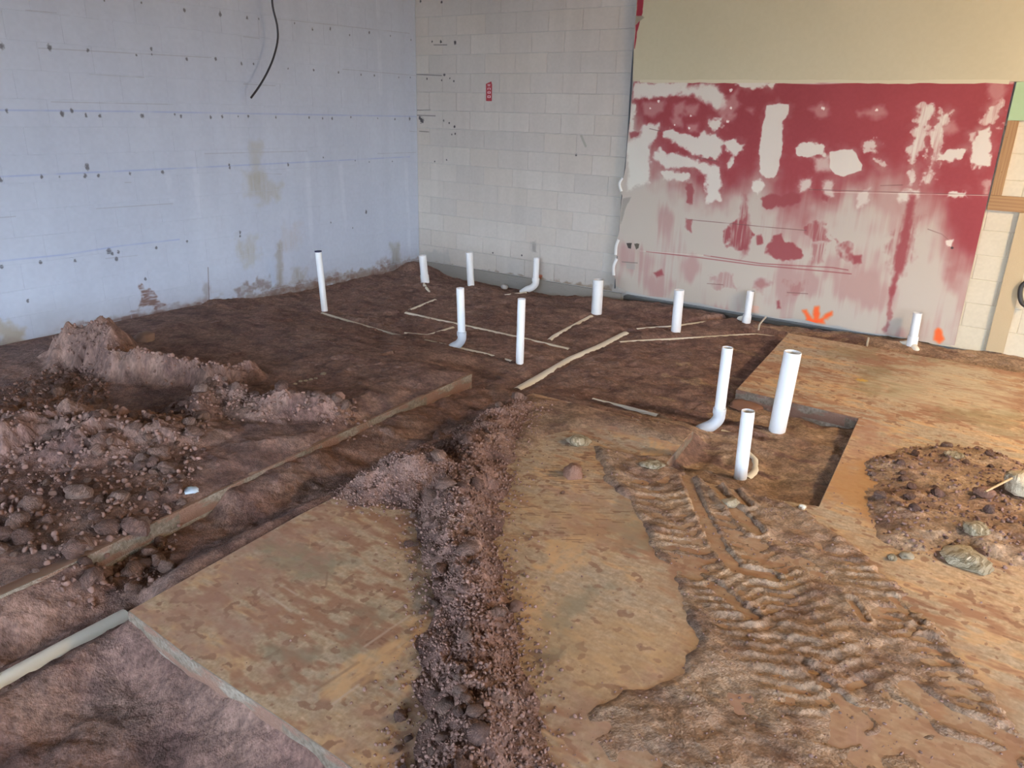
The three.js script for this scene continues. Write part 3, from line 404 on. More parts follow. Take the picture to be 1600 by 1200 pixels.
  for (let i = 0; i < 420; i++) { const x = ran(3.9, 8.2), z = ran(0.6, 6.1), a = ran(-0.5, 0.5) + (z > 3 ? 0.9 : 0), l = ran(0.02, 0.12); P.line([[x, z], [x + Math.cos(a) * l, z + Math.sin(a) * l]], ran(0.003, 0.006), rnd() < 0.75 ? [218, 186, 146] : [136, 104, 82], ran(0.15, 0.4), 1); }      // scrape marks of the shovel
  for (const p of [[[4.514, 4.536], [4.956, 4.201], [5.249, 4.519], [5.158, 4.719], [4.897, 4.781]], [[5.234, 5.407], [5.393, 5.056], [5.696, 5.024], [5.697, 5.315], [5.524, 5.586]]]) P.poly(p, [190, 154, 112], { a: 0.5, soft: 0.1, rough: 0.12, streak: 0.5, su: 30, sv: 60 });
  { const A = [[4.096, 4.066], [4.529, 3.364], [5.097, 4.341], [5.067, 4.787], [4.757, 4.886]]; const [x0, x1, z0, z1] = box2(A, 0); for (let i = 0; i < 420; i++) { const x = ran(x0, x1), z = ran(z0, z1); if (!inside(x, z, A)) continue; const l = ran(0.02, 0.09); P.line([[x, z], [x + 0.825 * l, z - 0.564 * l]], ran(0.003, 0.007), [116, 84, 62], ran(0.3, 0.7), 0.5); } }
  P.poly([[5.767, 3.313], [5.92, 2.995], [6.122, 3.231], [6.083, 3.638], [5.894, 3.661]], [190, 140, 88], { a: 0.75, soft: 0.08, rough: 0.06 });
  for (const s of [[[4.203, 5.789], [4.403, 5.808]], [[4.21, 5.719], [4.344, 5.726]], [[4.771, 5.788], [4.783, 5.562]], [[4.887, 6.048], [4.891, 5.938]]]) P.line(s, 0.008, [214, 190, 168], 0.6, 0.8);
  P.line([[4.794, 6.045], [4.813, 5.861]], 0.009, [140, 104, 78], 0.35, 1);
}
const slabMat = mat(255, 255, 255, 0.88, { map: slabPaint.texture(), bumpMap: soilGrain, bumpScale: 0.0022 });
const cutTex = (() => { const P = new Paint(0, 1, 0, 1, 512, 512); P.each((k, u, v) => { const m = fbm(u * 9, v * 9, 3) * 26 + noise(u * 90, v * 90) * 16; P.px[k] = 136 + m; P.px[k + 1] = 122 + m; P.px[k + 2] = 106 + m; P.blend(k, [138, 102, 84], 0.9 * smooth(-0.02, 0.26, fbm(u * 5 + 9, v * 14, 4))); }); const t = P.texture(); t.wrapS = t.wrapT = THREE.RepeatWrapping; return t; })();
const cutMat = mat(255, 255, 255, 0.95, { map: cutTex, bumpMap: soilGrain, bumpScale: 0.008 });
function slab(name, poly, m, label) {
  const g = new THREE.ExtrudeGeometry(new THREE.Shape(poly.map(([x, z]) => new THREE.Vector2(x, -z))), { depth: 0.118, bevelEnabled: true, bevelThickness: 0.004, bevelSize: 0.004, bevelOffset: -0.004, bevelSegments: 2 });
  g.rotateX(-Math.PI / 2); g.translate(0, SLAB - 0.122, 0);
  const p = g.attributes.position, n = g.attributes.normal, uv = g.attributes.uv, P = slabPaint;
  for (let i = 0; i < p.count; i++) { if (Math.abs(n.getY(i)) > 0.5) uv.setXY(i, (p.getX(i) - P.u0) / (P.u1 - P.u0), (p.getZ(i) - P.v0) / (P.v1 - P.v0)); else uv.setXY(i, p.getX(i) + p.getZ(i), p.getY(i)); }
  const o = top(new THREE.Mesh(g, m), name); o.userData.kind = 'structure'; return tag(o, label, 'floor slab');
}
slab('floor_slab', slabA, [mat(164, 130, 110, 0.95), cutMat], 'buried concrete slab left of the trench, only its cut edge showing');
slab('floor_slab', slabB, [slabMat, cutMat], 'ochre dusty concrete slab right of the trench with a square notch');

// ------------------------------------------------------------------ pipes lying in the soil (needed for the soil's height too)
const RUNS = [
  { r: 0.03, y: -0.03, e: 0.009, pts: [[0.786, 2.37], [1.818, 2.474], [1.918, 2.473]], label: 'buried thin white pipe running from the slim riser by the white wall' },
  { r: 0.024, y: -0.03, e: 0.006, pts: [[1.893, 2.385], [2.096, 2.3], [2.113, 1.949]], label: 'buried white pipe bending just left of the riser with the grey elbow' },
  { r: 0.03, y: -0.03, e: 0.009, pts: [[1.362, 1.718], [1.33, 1.533], [1.274, 1.206]], label: 'short buried white pipe slanting toward the far corner' },
  { r: 0.03, y: -0.03, e: 0.010, pts: [[1.402, 1.82], [1.699, 1.834], [2.262, 1.825], [2.795, 1.835], [3.331, 1.855]], label: 'long buried white pipe crossing behind the two tall middle risers' },
  { r: 0.034, y: -0.03, e: 0.008, pts: [[2.185, 2.439], [2.529, 2.435], [2.832, 2.426], [3.132, 2.453]], label: 'buried white pipe under the elbow of the middle left riser' },
  { r: 0.03, y: -0.03, e: 0.011, pts: [[3.047, 1.734], [3.005, 1.554], [2.922, 0.714]], label: 'buried white pipe slanting up to the short wide riser' },
  { r: 0.055, y: -0.03, e: 0.022, pts: [[3.533, 2.972], [3.503, 2.549], [3.465, 2.052], [3.487, 1.581], [3.478, 1.053]], label: 'thick buried white pipe running diagonally through the dug-out soil' },
  { r: 0.03, y: -0.03, e: 0.009, pts: [[3.576, 1.381], [3.704, 1.224], [4.081, 0.781], [4.474, 0.319], [4.792, 0.28]], label: 'long buried white pipe ending at the corner of the ochre slab' },
  { r: 0.03, y: -0.02, e: 0.008, pts: [[3.52, 0.92], [3.601, 0.794], [3.772, 0.563], [3.936, 0.241], [4.216, -0.087]], label: 'buried white pipe passing behind the slanted riser near the red wall' },
  { r: 0.03, y: 0.03, e: 0.010, pts: [[4.153, 2.953], [4.439, 2.944], [4.641, 2.946]], label: 'buried white pipe along the back edge of the centre slab' },
  { r: 0.05, y: -0.02, e: 0.035, pts: [[3.771, 6.688], [3.762, 6.565], [3.758, 6.344], [3.758, 6.106]], label: 'large white pipe lying in the trench at the lower left' },
  { r: 0.022, y: -0.02, e: 0.004, pts: [[5.039, 2.817], [5.137, 2.833], [5.273, 2.842]], label: 'short buried white pipe between the notch risers' },
  { r: 0.026, y: -0.0, e: 0.012, pts: [[5.292, 3.087], [5.364, 3.167], [5.41, 3.313], [5.406, 3.438]], label: 'white hub half buried beside the nearest riser' },
  { r: 0.03, y: -0.03, e: 0.008, pts: [[0.656, 0.677], [1.056, 1.033]], label: 'buried pipe stub in front of the far corner riser' },
  { r: 0.026, y: -0.04, e: 0.008, pts: [[1.698, 0.508], [1.815, 0.24]], label: 'buried pipe stub left of the riser with a bent foot' },
];
for (const r of RUNS) r.box = box2(r.pts, 0.12);

// ------------------------------------------------------------------ soil: one height for every place
const heapRidge = [[0.913, 4.796, 0.26, 0.2], [1.069, 4.67, 0.28, 0.16], [1.472, 4.781, 0.2, 0.12], [1.79, 4.65, 0.17, 0.1], [2.078, 4.506, 0.12, 0.1], [2.213, 4.311, 0.14, 0.1]];      // x, z, height, half width
const heapRidge2 = [[2.537, 4.967, 0.07, 0.2], [2.386, 4.707, 0.12, 0.16], [2.748, 4.672, 0.09, 0.16], [2.991, 4.482, 0.08, 0.15], [3.273, 4.328, 0.06, 0.13]];
const heapFoot = [[1.939, 5.889, 0.16, 0.3], [2.228, 5.56, 0.15, 0.32], [2.502, 5.348, 0.14, 0.3], [2.779, 5.135, 0.06, 0.25]];
const windrow = [[3.892, 3.48, 0.03, 0.13], [3.941, 3.816, 0.055, 0.18], [4.073, 4.25, 0.08, 0.2], [4.32, 4.644, 0.1, 0.19], [4.528, 4.959, 0.085, 0.16], [4.744, 5.189, 0.075, 0.14], [4.987, 5.437, 0.07, 0.14], [5.17, 5.649, 0.07, 0.155], [5.325, 5.857, 0.075, 0.165], [5.455, 6.054, 0.075, 0.18], [5.624, 6.318, 0.07, 0.2]];
const lobe = [[3.93, 4.883, 0.09, 0.17], [3.999, 4.777, 0.15, 0.22], [4.082, 4.648, 0.15, 0.25], [4.234, 4.625, 0.11, 0.22]];
const trackPoly = [[4.631, 3.766], [4.927, 3.67], [5.065, 3.489], [5.521, 3.704], [5.807, 3.807], [6.097, 4.02], [6.388, 4.374], [6.664, 4.724], [6.871, 5.043], [6.321, 5.587], [5.862, 5.818], [5.532, 5.682], [5.61, 5.434], [5.738, 5.246], [5.733, 5.042], [5.568, 4.824], [5.35, 4.589], [5.087, 4.285], [4.871, 4.107]];
const patchPoly = [[5.908, 3.025], [6.156, 2.527], [6.444, 2.352], [6.796, 2.531], [7.092, 3.279], [6.802, 3.745], [6.522, 3.832], [6.229, 3.935], [6, 3.662], [6.052, 3.373]];
const edgePoly = [[3.766, 3.267], [4.985, 3.114], [5.003, 3.481], [4.566, 3.438], [4.336, 3.666], [4.302, 4.231]];
const treads = [[[4.978, 3.865], [5.346, 4.305], [5.65, 4.626], [5.91, 4.867], [6.207, 5.161]], [[5.475, 4.056], [5.766, 4.393], [5.997, 4.661], [6.25, 4.988]], [[6.062, 4.046], [6.34, 4.359], [6.585, 4.669], [6.809, 4.947]], [[6.332, 4.122], [6.602, 4.337], [6.843, 4.558]]];
const ruts = [[[[5.185, 3.804], [5.35, 4.071], [5.553, 4.359], [5.691, 4.508], [5.831, 4.475]], 0.03, 0.02], [[[5.22, 3.71], [5.393, 3.872], [5.526, 4.018], [5.659, 4.142]], 0.035, 0.025], [[[5.375, 3.725], [5.471, 3.856], [5.543, 3.926]], 0.03, 0.02], [[[6.084, 4.954], [6.197, 5.027], [6.315, 5.116]], 0.025, 0.014], [[[5.655, 4.678], [5.773, 4.75], [5.851, 4.793]], 0.03, 0.018], [[[6.277, 4.328], [6.349, 4.427], [6.388, 4.447], [6.466, 4.483]], 0.016, 0.012], [[[6.388, 4.447], [6.364, 4.535], [6.318, 4.595]], 0.014, 0.01], [[[6.143, 4.453], [6.21, 4.554]], 0.02, 0.014], [[[6.409, 4.855], [6.532, 4.926], [6.743, 4.919]], 0.04, 0.016]];
const hump = (x, z, line) => { const [d, at] = lineAt(x, z, line), w = along(line, at, 3) * (1 + 0.45 * fbm(x * 6, z * 6, 3)), h = along(line, at, 2); const q = d / w; return q > 2.2 ? -0.05 : (h + 0.016) * Math.exp(-1.35 * q * q) - 0.016; };
function slabOf(x, z) { const a = inside(x, z, slabA), b = !a && inside(x, z, slabB); return a ? 1 : b ? 2 : 0; }
function coverA(x, z) {                 // thickness of soil over the left slab
  let t = 0.045 + 0.03 * fbm(x * 2.2, z * 2.2, 3);
  const l1 = hump(x, z, heapRidge), l2 = hump(x, z, heapRidge2), l3 = hump(x, z, heapFoot);
  const m = Math.max(l1, l2, l3, 0);
  t += m;
  const rough = smooth(0.02, 0.1, m);
  t += 0.11 * rough * fbm(x * 5.5 + 3, z * 5.5, 3) + (0.02 + 0.05 * rough) * Math.max(0, fbm(x * 12, z * 12, 3)) + 0.012 * fbm(x * 32, z * 32, 2) * (0.3 + rough);
  t *= mix(0.12, 1, smooth(0.0, 0.75, x));
  const edge = smooth(-0.01, 0.22, signed(x, z, slabA) + 0.1 * fbm(x * 4, z * 4, 3));
  const back = smooth(3.15, 3.5, z);
  return mix(0.004 + 0.012 * fbm(x * 9, z * 9, 2) + 0.03 * smooth(5.95, 6.1, z), t, x > 2.5 ? Math.max(edge, 0) : 1) * mix(0.6, 1, back);
}
function coverB(x, z) {                 // thickness of soil over the right slab, negative where the concrete is bare; second value says which spread it belongs to
  let t = -0.02, kind = 3;
  const w = Math.max(hump(x, z, windrow), hump(x, z, lobe));
  if (w > t) { t = w; kind = 2; if (w > 0) { const q = smooth(0, 0.05, w); t += q * (0.05 * Math.max(-0.2, fbm(x * 8, z * 8, 4)) + 0.02 * fbm(x * 30, z * 30, 2)); } }
  const nearRow = w > -0.045 ? 0 : 1;
  const s = signed(x, z, trackPoly);
  if (s > -0.25) {
    let m = -0.019 + 0.026 * smooth(-0.05, 0.05, s + 0.05 * fbm(x * 7, z * 7, 3)) - 0.009 * smooth(0.25, 0.8, s) + 0.021 * fbm(x * 3.1 + 5, z * 3.1, 4) + 0.01 * fbm(x * 11, z * 11, 3) + 0.006 * fbm(x * 30, z * 30, 2) - 0.001 - 0.009 * smooth(4.9, 5.5, z) * smooth(6.2, 5.6, x);
    m += 0.008 * smooth(0.07, 0.0, Math.abs(s - 0.03)) * smooth(-0.3, 0.2, noise(x * 3, z * 3) + 0.2);
    for (const l of treads) { const [d, at] = lineAt(x, z, l); if (d < 0.17) { const i = Math.min(Math.floor(at), l.length - 2), len = at * 0.42 + d * 0.35; m += 0.0042 * smooth(0.17, 0.1, d) * (Math.sin(len * 95 + 2 * noise(x * 7, z * 7)) > 0.2 - 0.3 * noise(x * 13, z * 13) ? 1 : -0.5); } }
    for (const [l, rw, rd] of ruts) { const [d] = lineAt(x, z, l); const q = d / rw; if (q < 2.2) m += rd * (q < 1 ? -0.9 * (1 - q * q) : 0.5 * (1 - Math.abs(q - 1.5) / 0.7)); }
    m = Math.max(m, -0.03); if (m > t) { t = m; kind = 3; }
  }
  const p = signed(x, z, patchPoly);
  if (p > -0.2) { const m = -0.018 + 0.05 * smooth(-0.1, 0.22, p + 0.12 * fbm(x * 5, z * 5, 3)) + 0.028 * Math.max(0, fbm(x * 9, z * 9, 3)) * smooth(-0.05, 0.1, p) + 0.008 * fbm(x * 30, z * 30, 2); if (m > t) { t = m; kind = 4; } }
  const e = signed(x, z, edgePoly);
  if (e > -0.2) { const m = -0.016 + 0.024 * smooth(-0.1, 0.1, e) + 0.018 * fbm(x * 6, z * 6, 3); if (m > t) { t = m; kind = 3; } }
  const sm = -0.016 + 0.026 * fbm(x * 2.7 + 20, z * 2.7 + 4, 4) + 0.012 * fbm(x * 17, z * 17, 2) - 0.006;      // thin smears elsewhere
  if (sm > t && z > 2.5) { t = sm; kind = 3; }
  return [t, kind];
}
function dug(x, z) {                    // soil in the dug-out area, the trench and the hole
  let y = -0.03 + 0.022 * fbm(x * 0.9, z * 0.9, 3) + 0.02 * fbm(x * 3.3, z * 3.3, 3) + 0.019 * fbm(x * 9, z * 9, 3) + 0.006 * fbm(x * 30, z * 30, 2);
  y -= 0.05 * smooth(0.45, 0.1, z) * smooth(0.35, 0.7, x) * smooth(2.4, 1.9, x);
  y += 0.1 * Math.exp(-((x - 0.12) ** 2 + (z - 0.18) ** 2) / 0.06) + 0.03 * smooth(0.3, 0, x);
  y += 0.055 * smooth(0.6, 0.12, z) * smooth(2.5, 3.4, x);
  y += 0.045 * smooth(4.6, 5.6, x) * smooth(0.7, 0.3, z);
  y += 0.05 * Math.exp(-(((x - 2.75) / 0.3) ** 2 + ((z - 0.18) / 0.12) ** 2));
  y += 0.1 * smooth(2.2, 3.2, z) * smooth(3.2, 2.6, x);                          // rises to the covered left slab
  const notch = smooth(4.95, 5.2, x) * smooth(2.2, 2.4, z) * smooth(3.9, 3.7, z); y += notch * (0.026 + 0.03 * smooth(5.55, 5.8, x));
  const tr = smooth(3.0, 3.5, z) * smooth(3.15, 3.27, x) * smooth(4.05, 3.85, x);
  const bank = clamp(0.78 + 0.5 * fbm(z * 3.1 + 3, 4, 2)) * smooth(5.5, 5.3, z) * mix(0.35, 1, smooth(3.7, 4.1, z)) + 1.15 * smooth(5.95, 6.12, z);   // soil slumped over the cut edge here and there
  y += tr * (0.085 * smooth(3.55, 3.88, x) * smooth(6.15, 5.8, z) + 0.1 * bank * smooth(3.66, 3.36, x) - 0.005);
  y += 0.095 * smooth(2.75, 3.2, z) * smooth(3.7, 3.95, x) * smooth(5.1, 4.9, x);
  y += 0.05 * smooth(0.3, 0.0, Math.abs(x - 5.3)) * smooth(3.5, 3.75, z);
  const hole = smooth(6.0, 6.3, z) * smooth(3.75, 4.1, x) + 0.4 * smooth(5.9, 6.6, z) * smooth(3.9, 3.7, x) * smooth(3.5, 3.66, x);
  y -= 0.17 * Math.min(1, hole); y += 0.1 * smooth(6.45, 6.2, z) * smooth(6.0, 6.18, z) * smooth(3.85, 4.1, x) * clamp(0.45 + 1.3 * fbm(x * 2.6, 7, 3));
  if (y > SLAB - 0.03 && (x > 3.6 || z > 3.1)) { const d = -Math.max(signed(x, z, slabB), signed(x, z, slabA)); y = mix(Math.min(y, SLAB - 0.008 + 0.004 * noise(x * 9, z * 9)), y, smooth(0.01, 0.16, d)); }
  return y;
}
const GX = 0, GZ = 0, STEP = 0.0105, NX = 790, NZ = 715;
const height = new Float32Array(NX * NZ), kinds = new Uint8Array(NX * NZ), overSlab = new Uint8Array(NX * NZ), cover = new Float32Array(NX * NZ);
for (let j = 0; j < NZ; j++) for (let i = 0; i < NX; i++) {
  const x = GX + i * STEP, z = GZ + j * STEP, k = j * NX + i, s = slabOf(x, z);
  overSlab[k] = s;
  let y;
  if (s === 1) { cover[k] = coverA(x, z); y = SLAB + cover[k]; kinds[k] = 1; }
  else if (s === 2) { const [t, q] = coverB(x, z); cover[k] = t; y = SLAB + t; kinds[k] = q; }
  else {
    y = dug(x, z); kinds[k] = 0;
    for (const r of RUNS) {
      if (x < r.box[0] || x > r.box[1] || z < r.box[2] || z > r.box[3]) continue;
      const [d] = lineAt(x, z, r.pts), near = smooth(r.r * 2.6, r.r * 1.05, d);
      if (near > 0) y = mix(y, r.y - r.e + 0.5 * r.e + 0.011 * fbm(x * 5 + r.r * 90, z * 5, 3) + 0.006 * fbm(x * 24, z * 24, 2) - 0.003, near);
    }
  }
  height[k] = y;
}
function groundAt(x, z) {
  const a = clamp((x - GX) / STEP, 0, NX - 1.001), b = clamp((z - GZ) / STEP, 0, NZ - 1.001), i = Math.floor(a), j = Math.floor(b), k = j * NX + i, u = a - i, v = b - j;
  const h = mix(mix(height[k], height[k + 1], u), mix(height[k + NX], height[k + NX + 1], u), v);
  return Math.max(h, slabOf(x, z) ? SLAB : -9);
}
const soilMat = new THREE.MeshStandardMaterial({ vertexColors: true, map: soilTone, roughness: 0.97, bumpMap: soilGrain, bumpScale: 0.005 });
const SOIL = [[0.345, 0.190, 0.148], [0.45, 0.272, 0.204], [0.225, 0.120, 0.098]], MUD = [[0.52, 0.315, 0.205], [0.62, 0.42, 0.27], [0.35, 0.2, 0.14]];
function soilMesh(name, want) {
  const id = new Int32Array(NX * NZ).fill(-1), pos = [], col = [], uv = [], idx = [];
  const vert = (k) => {
    if (id[k] >= 0) return id[k];
    const i = k % NX, j = (k - i) / NX, x = GX + i * STEP, z = GZ + j * STEP, under = want === 0 && overSlab[k];
    pos.push(x, under ? Math.min(dug(x, z), SLAB - 0.008) : height[k], z); uv.push(x / 1.1, z / 1.1);
    const S = want >= 3 || (want === 0 && x > 4.2 && z < 4 && fbm(x * 4, z * 6, 3) + (x - 4.9) * 0.7 > 0.05) ? MUD : SOIL, a = clamp(0.5 + 0.9 * fbm(x * 2.2, z * 4.2, 4)), b = clamp(0.08 + 1.5 * fbm(x * 7 + 40, z * 12, 4));
    for (let q = 0; q < 3; q++) col.push(mix(mix(S[0][q], S[1][q], a), S[2][q], b));
    return id[k] = pos.length / 3 - 1;
  };
  for (let j = 0; j + 1 < NZ; j++) for (let i = 0; i + 1 < NX; i++) {
    const k = j * NX + i, c = [k, k + 1, k + NX, k + NX + 1];
    let ok;
    if (want === 0) ok = c.some((q) => !overSlab[q]);
    else ok = kinds[k] === want && c.every((q) => overSlab[q]) && c.some((q) => cover[q] > -0.004);
    if (!ok) continue;
    const [p, q, r, s] = c.map(vert);
    idx.push(p, r, q, q, r, s);
  }
  const g = new THREE.BufferGeometry();
  g.setAttribute('position', new THREE.Float32BufferAttribute(pos, 3)); g.setAttribute('uv', new THREE.Float32BufferAttribute(uv, 2)); g.setAttribute('color', new THREE.Float32BufferAttribute(col, 3)); g.setIndex(idx); g.computeVertexNormals();
  return top(new THREE.Mesh(g, soilMat), name);
}
{
  const f = soilMesh('floor', 0); f.userData.kind = 'structure'; tag(f, 'dug-out reddish brown soil around the white pipes and in the trench', 'soil floor');
  for (const [n, k, l] of [['dirt_heap', 1, 'lumpy dark brown dirt heap spread over the left slab by the white wall'], ['dirt_windrow', 2, 'long ridge of loose brown dirt down the middle of the centre slab'], ['mud', 3, 'orange brown mud with tyre tracks smeared on the slab'], ['dirt_patch', 4, 'loose brown dirt patch at the right on the ochre slab']]) { const m = soilMesh(n, k); m.userData.kind = 'stuff'; tag(m, l, 'dirt'); }
}
structure('floor_base', boxGeo(-0.2, ROOM.x + 0.2, -0.6, -0.42, -0.2, ROOM.z + 0.2), mat(96, 70, 58, 1), 'earth below the dug-out soil', 'earth');

// ------------------------------------------------------------------ pipes
const pvc = mat(236, 235, 232, 0.38), pvcInside = mat(198, 190, 176, 0.6), pvcOld = mat(238, 228, 208, 0.6), pvcGrey = mat(205, 206, 208, 0.5), capBlue = mat(70, 74, 110, 0.6);
const ring = (r0, r1, h0, h1, seg = 28) => new THREE.LatheGeometry([[r0, h0], [r1, h0], [r1, h1], [r0, h1], [r0, h0]].map((p) => new THREE.Vector2(...p)), seg);
for (const r of RUNS) {
  const c = new THREE.CurvePath(); const P = r.pts.map(([x, z]) => new THREE.Vector3(x, r.y - r.r, z));
  const g = new THREE.TubeGeometry(new THREE.CatmullRomCurve3(P, false, 'catmullrom', 0.2), 40, r.r, 20);
  tag(top(new THREE.Mesh(g, pvcOld), 'buried_pipe'), r.label, 'pipe');
}
function riser(d) {
  const [[bx, by, bz], [tx, ty, tz]] = d.p, base = new THREE.Vector3(bx, by, bz), tip = new THREE.Vector3(tx, ty, tz), axis = tip.clone().sub(base), len = axis.length();
  const o = top(new THREE.Group(), 'riser_pipe'); tag(o, d.label, 'pipe'); o.position.copy(base);
  const q = new THREE.Quaternion().setFromUnitVectors(new THREE.Vector3(0, 1, 0), axis.clone().normalize()), M = new THREE.Matrix4().makeRotationFromQuaternion(q);
  const low = d.elbow ? d.elbow.at : -0.16, w = Math.max(0.005, d.r * 0.13);
  part(o, 'pipe', ring(d.r - w, d.r, low, len).applyMatrix4(M), d.old ? pvcGrey : pvc);
  if (d.cap) part(o, 'cap', mergeGeometries([ring(0.001, d.r * 1.1, len - 0.004, len + 0.006), new THREE.BoxGeometry(0.03, 0.008, 0.012).translate(-d.r, len, 0)].map((g) => g.toNonIndexed())).applyMatrix4(M), capBlue);
  if (d.hub) part(o, 'hub', ring(d.r, d.r * 1.14, -0.16, d.hub).applyMatrix4(M), pvc);
  if (d.collar) part(o, 'coupling', ring(d.r, d.r * 1.22, d.collar[0], d.collar[1]).applyMatrix4(M), pvc);
  if (d.elbow) {
    const e = d.elbow, dir = new THREE.Vector3(e.dir[0], 0, e.dir[1]).normalize(), s = new THREE.Vector3(0, e.at + 0.01, 0).applyMatrix4(M);
    const c = new THREE.CatmullRomCurve3([s, s.clone().addScaledVector(axis.clone().normalize(), -e.at * 0.35), s.clone().addScaledVector(axis.clone().normalize(), -e.at * 0.7).addScaledVector(dir, e.reach * 0.28), s.clone().add(new THREE.Vector3(0, -e.at * 0.93, 0)).addScaledVector(dir, e.reach * 0.75), s.clone().add(new THREE.Vector3(0, -e.at * 1.15 - 0.02, 0)).addScaledVector(dir, e.reach * 1.25)]);
    const el = part(o, 'elbow', new THREE.TubeGeometry(c, 24, d.r * 1.12, 22), e.grey ? pvcGrey : pvc);
    part(el, 'collar', ring(d.r, d.r * 1.22, e.at - 0.005, e.at + 0.03).applyMatrix4(M), e.grey ? pvcGrey : pvc);
  }
  if (d.feet) for (const [a, b] of d.feet) part(o, 'foot', new THREE.CapsuleGeometry(0.028, 0.1, 6, 12).rotateZ(1.2).rotateY(a).translate(Math.cos(a) * b, -0.015, -Math.sin(a) * b), pvcOld);
}
for (const d of [
  { p: [[0.759, -0.02, 2.311], [0.741, 0.564, 2.331]], r: 0.031, cap: true, label: 'slim white riser with a dark cap standing by the white left wall' },
  { p: [[0.622, -0.03, 0.613], [0.602, 0.282, 0.63]], r: 0.045, hub: 0.08, label: 'short thick white riser in the far corner of the two walls' },
  { p: [[1.164, -0.06, 0.422], [1.144, 0.359, 0.438]], r: 0.041, label: 'white riser in front of the grey wall, second from the corner' },
  { p: [[1.87, -0.05, 0.135], [1.873, 0.342, 0.133]], r: 0.035, elbow: { at: 0.13, dir: [-1, 0.35], reach: 0.13 }, label: 'white riser with a bent foot right against the grey wall' },
  { p: [[2.912, -0.03, 0.587], [2.91, 0.311, 0.588]], r: 0.055, label: 'short wide white riser near the torn edge of the drywall' },
  { p: [[2.629, -0.03, 2.473], [2.615, 0.504, 2.484]], r: 0.033, elbow: { at: 0.13, dir: [-1, 0.5], reach: 0.1, grey: true }, label: 'tall white riser with a grey elbow at its foot, middle of the soil' },
  { p: [[3.228, -0.03, 2.483], [3.228, 0.507, 2.483]], r: 0.032, label: 'tall straight white riser at the end of the trench' },
  { p: [[3.855, -0.02, 0.759], [3.849, 0.374, 0.762]], r: 0.046, label: 'white riser leaning in front of the red drywall' },
  { p: [[4.321, 0.055, 0.127], [4.322, 0.323, 0.126]], r: 0.034, collar: [-0.06, 0.03], feet: [[2.6, 0.05]], label: 'small white riser with a stub foot against the drywall left of the orange marks' },
  { p: [[5.786, 0.09, 0.194], [5.78, 0.363, 0.194]], r: 0.036, collar: [-0.02, 0.07], feet: [[2.7, 0.06], [-0.9, 0.03]], label: 'small white riser with a coupling near the right orange mark' },
  { p: [[5.03, -0.02, 2.889], [5.03, 0.554, 2.889]], r: 0.034, elbow: { at: 0.14, dir: [-1, 0.55], reach: 0.12, grey: true }, label: 'white riser with a grey elbow in front of the slab notch' },
  { p: [[5.345, -0.02, 2.659], [5.366, 0.534, 2.655]], r: 0.053, label: 'thickest tall white riser standing in the slab notch' },
  { p: [[5.372, -0.03, 3.458], [5.364, 0.395, 3.46]], r: 0.036, label: 'nearest white riser in the notch with a broken hub beside it' },
]) riser(d);

// ------------------------------------------------------------------ stones, concrete chunks and clods
function rockGeo(s, flat = 0.7, rough = 0.28, detail = 3) {
  const g = mergeVertices(new THREE.IcosahedronGeometry(1, detail).deleteAttribute('normal').deleteAttribute('uv')), p = g.attributes.position, planes = [];
  let t = s * 7919 + 13; const r = () => { t = (t * 1664525 + 1013904223) >>> 0; return t / 4294967296; };
  for (let i = 0; i < 9; i++) { const a = r() * 6.283, z = r() * 2 - 1, q = Math.sqrt(1 - z * z); planes.push([Math.cos(a) * q, z, Math.sin(a) * q, 0.62 + 0.3 * r()]); }
  const v = new THREE.Vector3();
  for (let i = 0; i < p.count; i++) {
    v.fromBufferAttribute(p, i); let k = 1;
    for (const [a, b, c, d] of planes) { const e = v.x * a + v.y * b + v.z * c; if (e > d) k = Math.min(k, d / e); }
    k *= 1 + rough * 0.5 * fbm(v.x * 2.2 + s * 3.1 + v.z, v.y * 2.2 + v.z * 1.7, 3) + rough * 0.16 * noise(v.x * 7 + s, v.y * 7 + v.z * 5);
    p.setXYZ(i, v.x * k, v.y * k * flat, v.z * k);
  }
  g.setAttribute('uv', new THREE.Float32BufferAttribute(Array.from({ length: p.count }, (_, i) => [p.getX(i) * 0.2 + 0.5, (p.getZ(i) + p.getY(i)) * 0.2 + 0.5]).flat(), 2));
  g.computeVertexNormals();
  return g;
}
const rocks = Array.from({ length: 10 }, (_, i) => rockGeo(i + 1, 0.62 + 0.05 * (i % 4), 0.6, 3));
const concreteTex = (() => { const P = new Paint(0, 1, 0, 1, 256, 256); P.each((k, u, v) => { const m = fbm(u * 8, v * 8, 3) * 22 + noise(u * 60, v * 60) * 14 + (noise(u * 26, v * 26) > 0.55 ? -40 : 0); P.px[k] = 190 + m; P.px[k + 1] = 172 + m; P.px[k + 2] = 142 + m; }); return P.texture(); })();
const concrete = mat(255, 255, 255, 0.95, { map: concreteTex, bumpMap: soilGrain, bumpScale: 0.01 }), redRock = mat(150, 110, 90, 0.9, { bumpMap: soilGrain, bumpScale: 0.006 }), plaster = mat(216, 196, 164, 0.9, { bumpMap: soilGrain, bumpScale: 0.012 }), paleBlue = mat(196, 206, 216, 0.6);
function stone(name, [x, z], size, m, label, category, { flat = 1, turn = 0, s = 3, long = 1, sink = 0.3, group } = {}) {
  const o = new THREE.Mesh(rocks[s % rocks.length], m); o.scale.set(size / 2 * long, size / 2 * flat, size / 2); o.rotation.y = turn;
  o.position.set(x, groundAt(x, z) + size / 2 * flat * (0.62 - sink), z); return tag(top(o, name), label, category, group);
}
stone('concrete_chunk', [[4.497, 3.779]][0], 0.12, concrete, 'grey speckled concrete chunk lying highest on the centre slab', 'chunk', { long: 1.3, flat: 0.7, turn: 0.6, s: 2 });
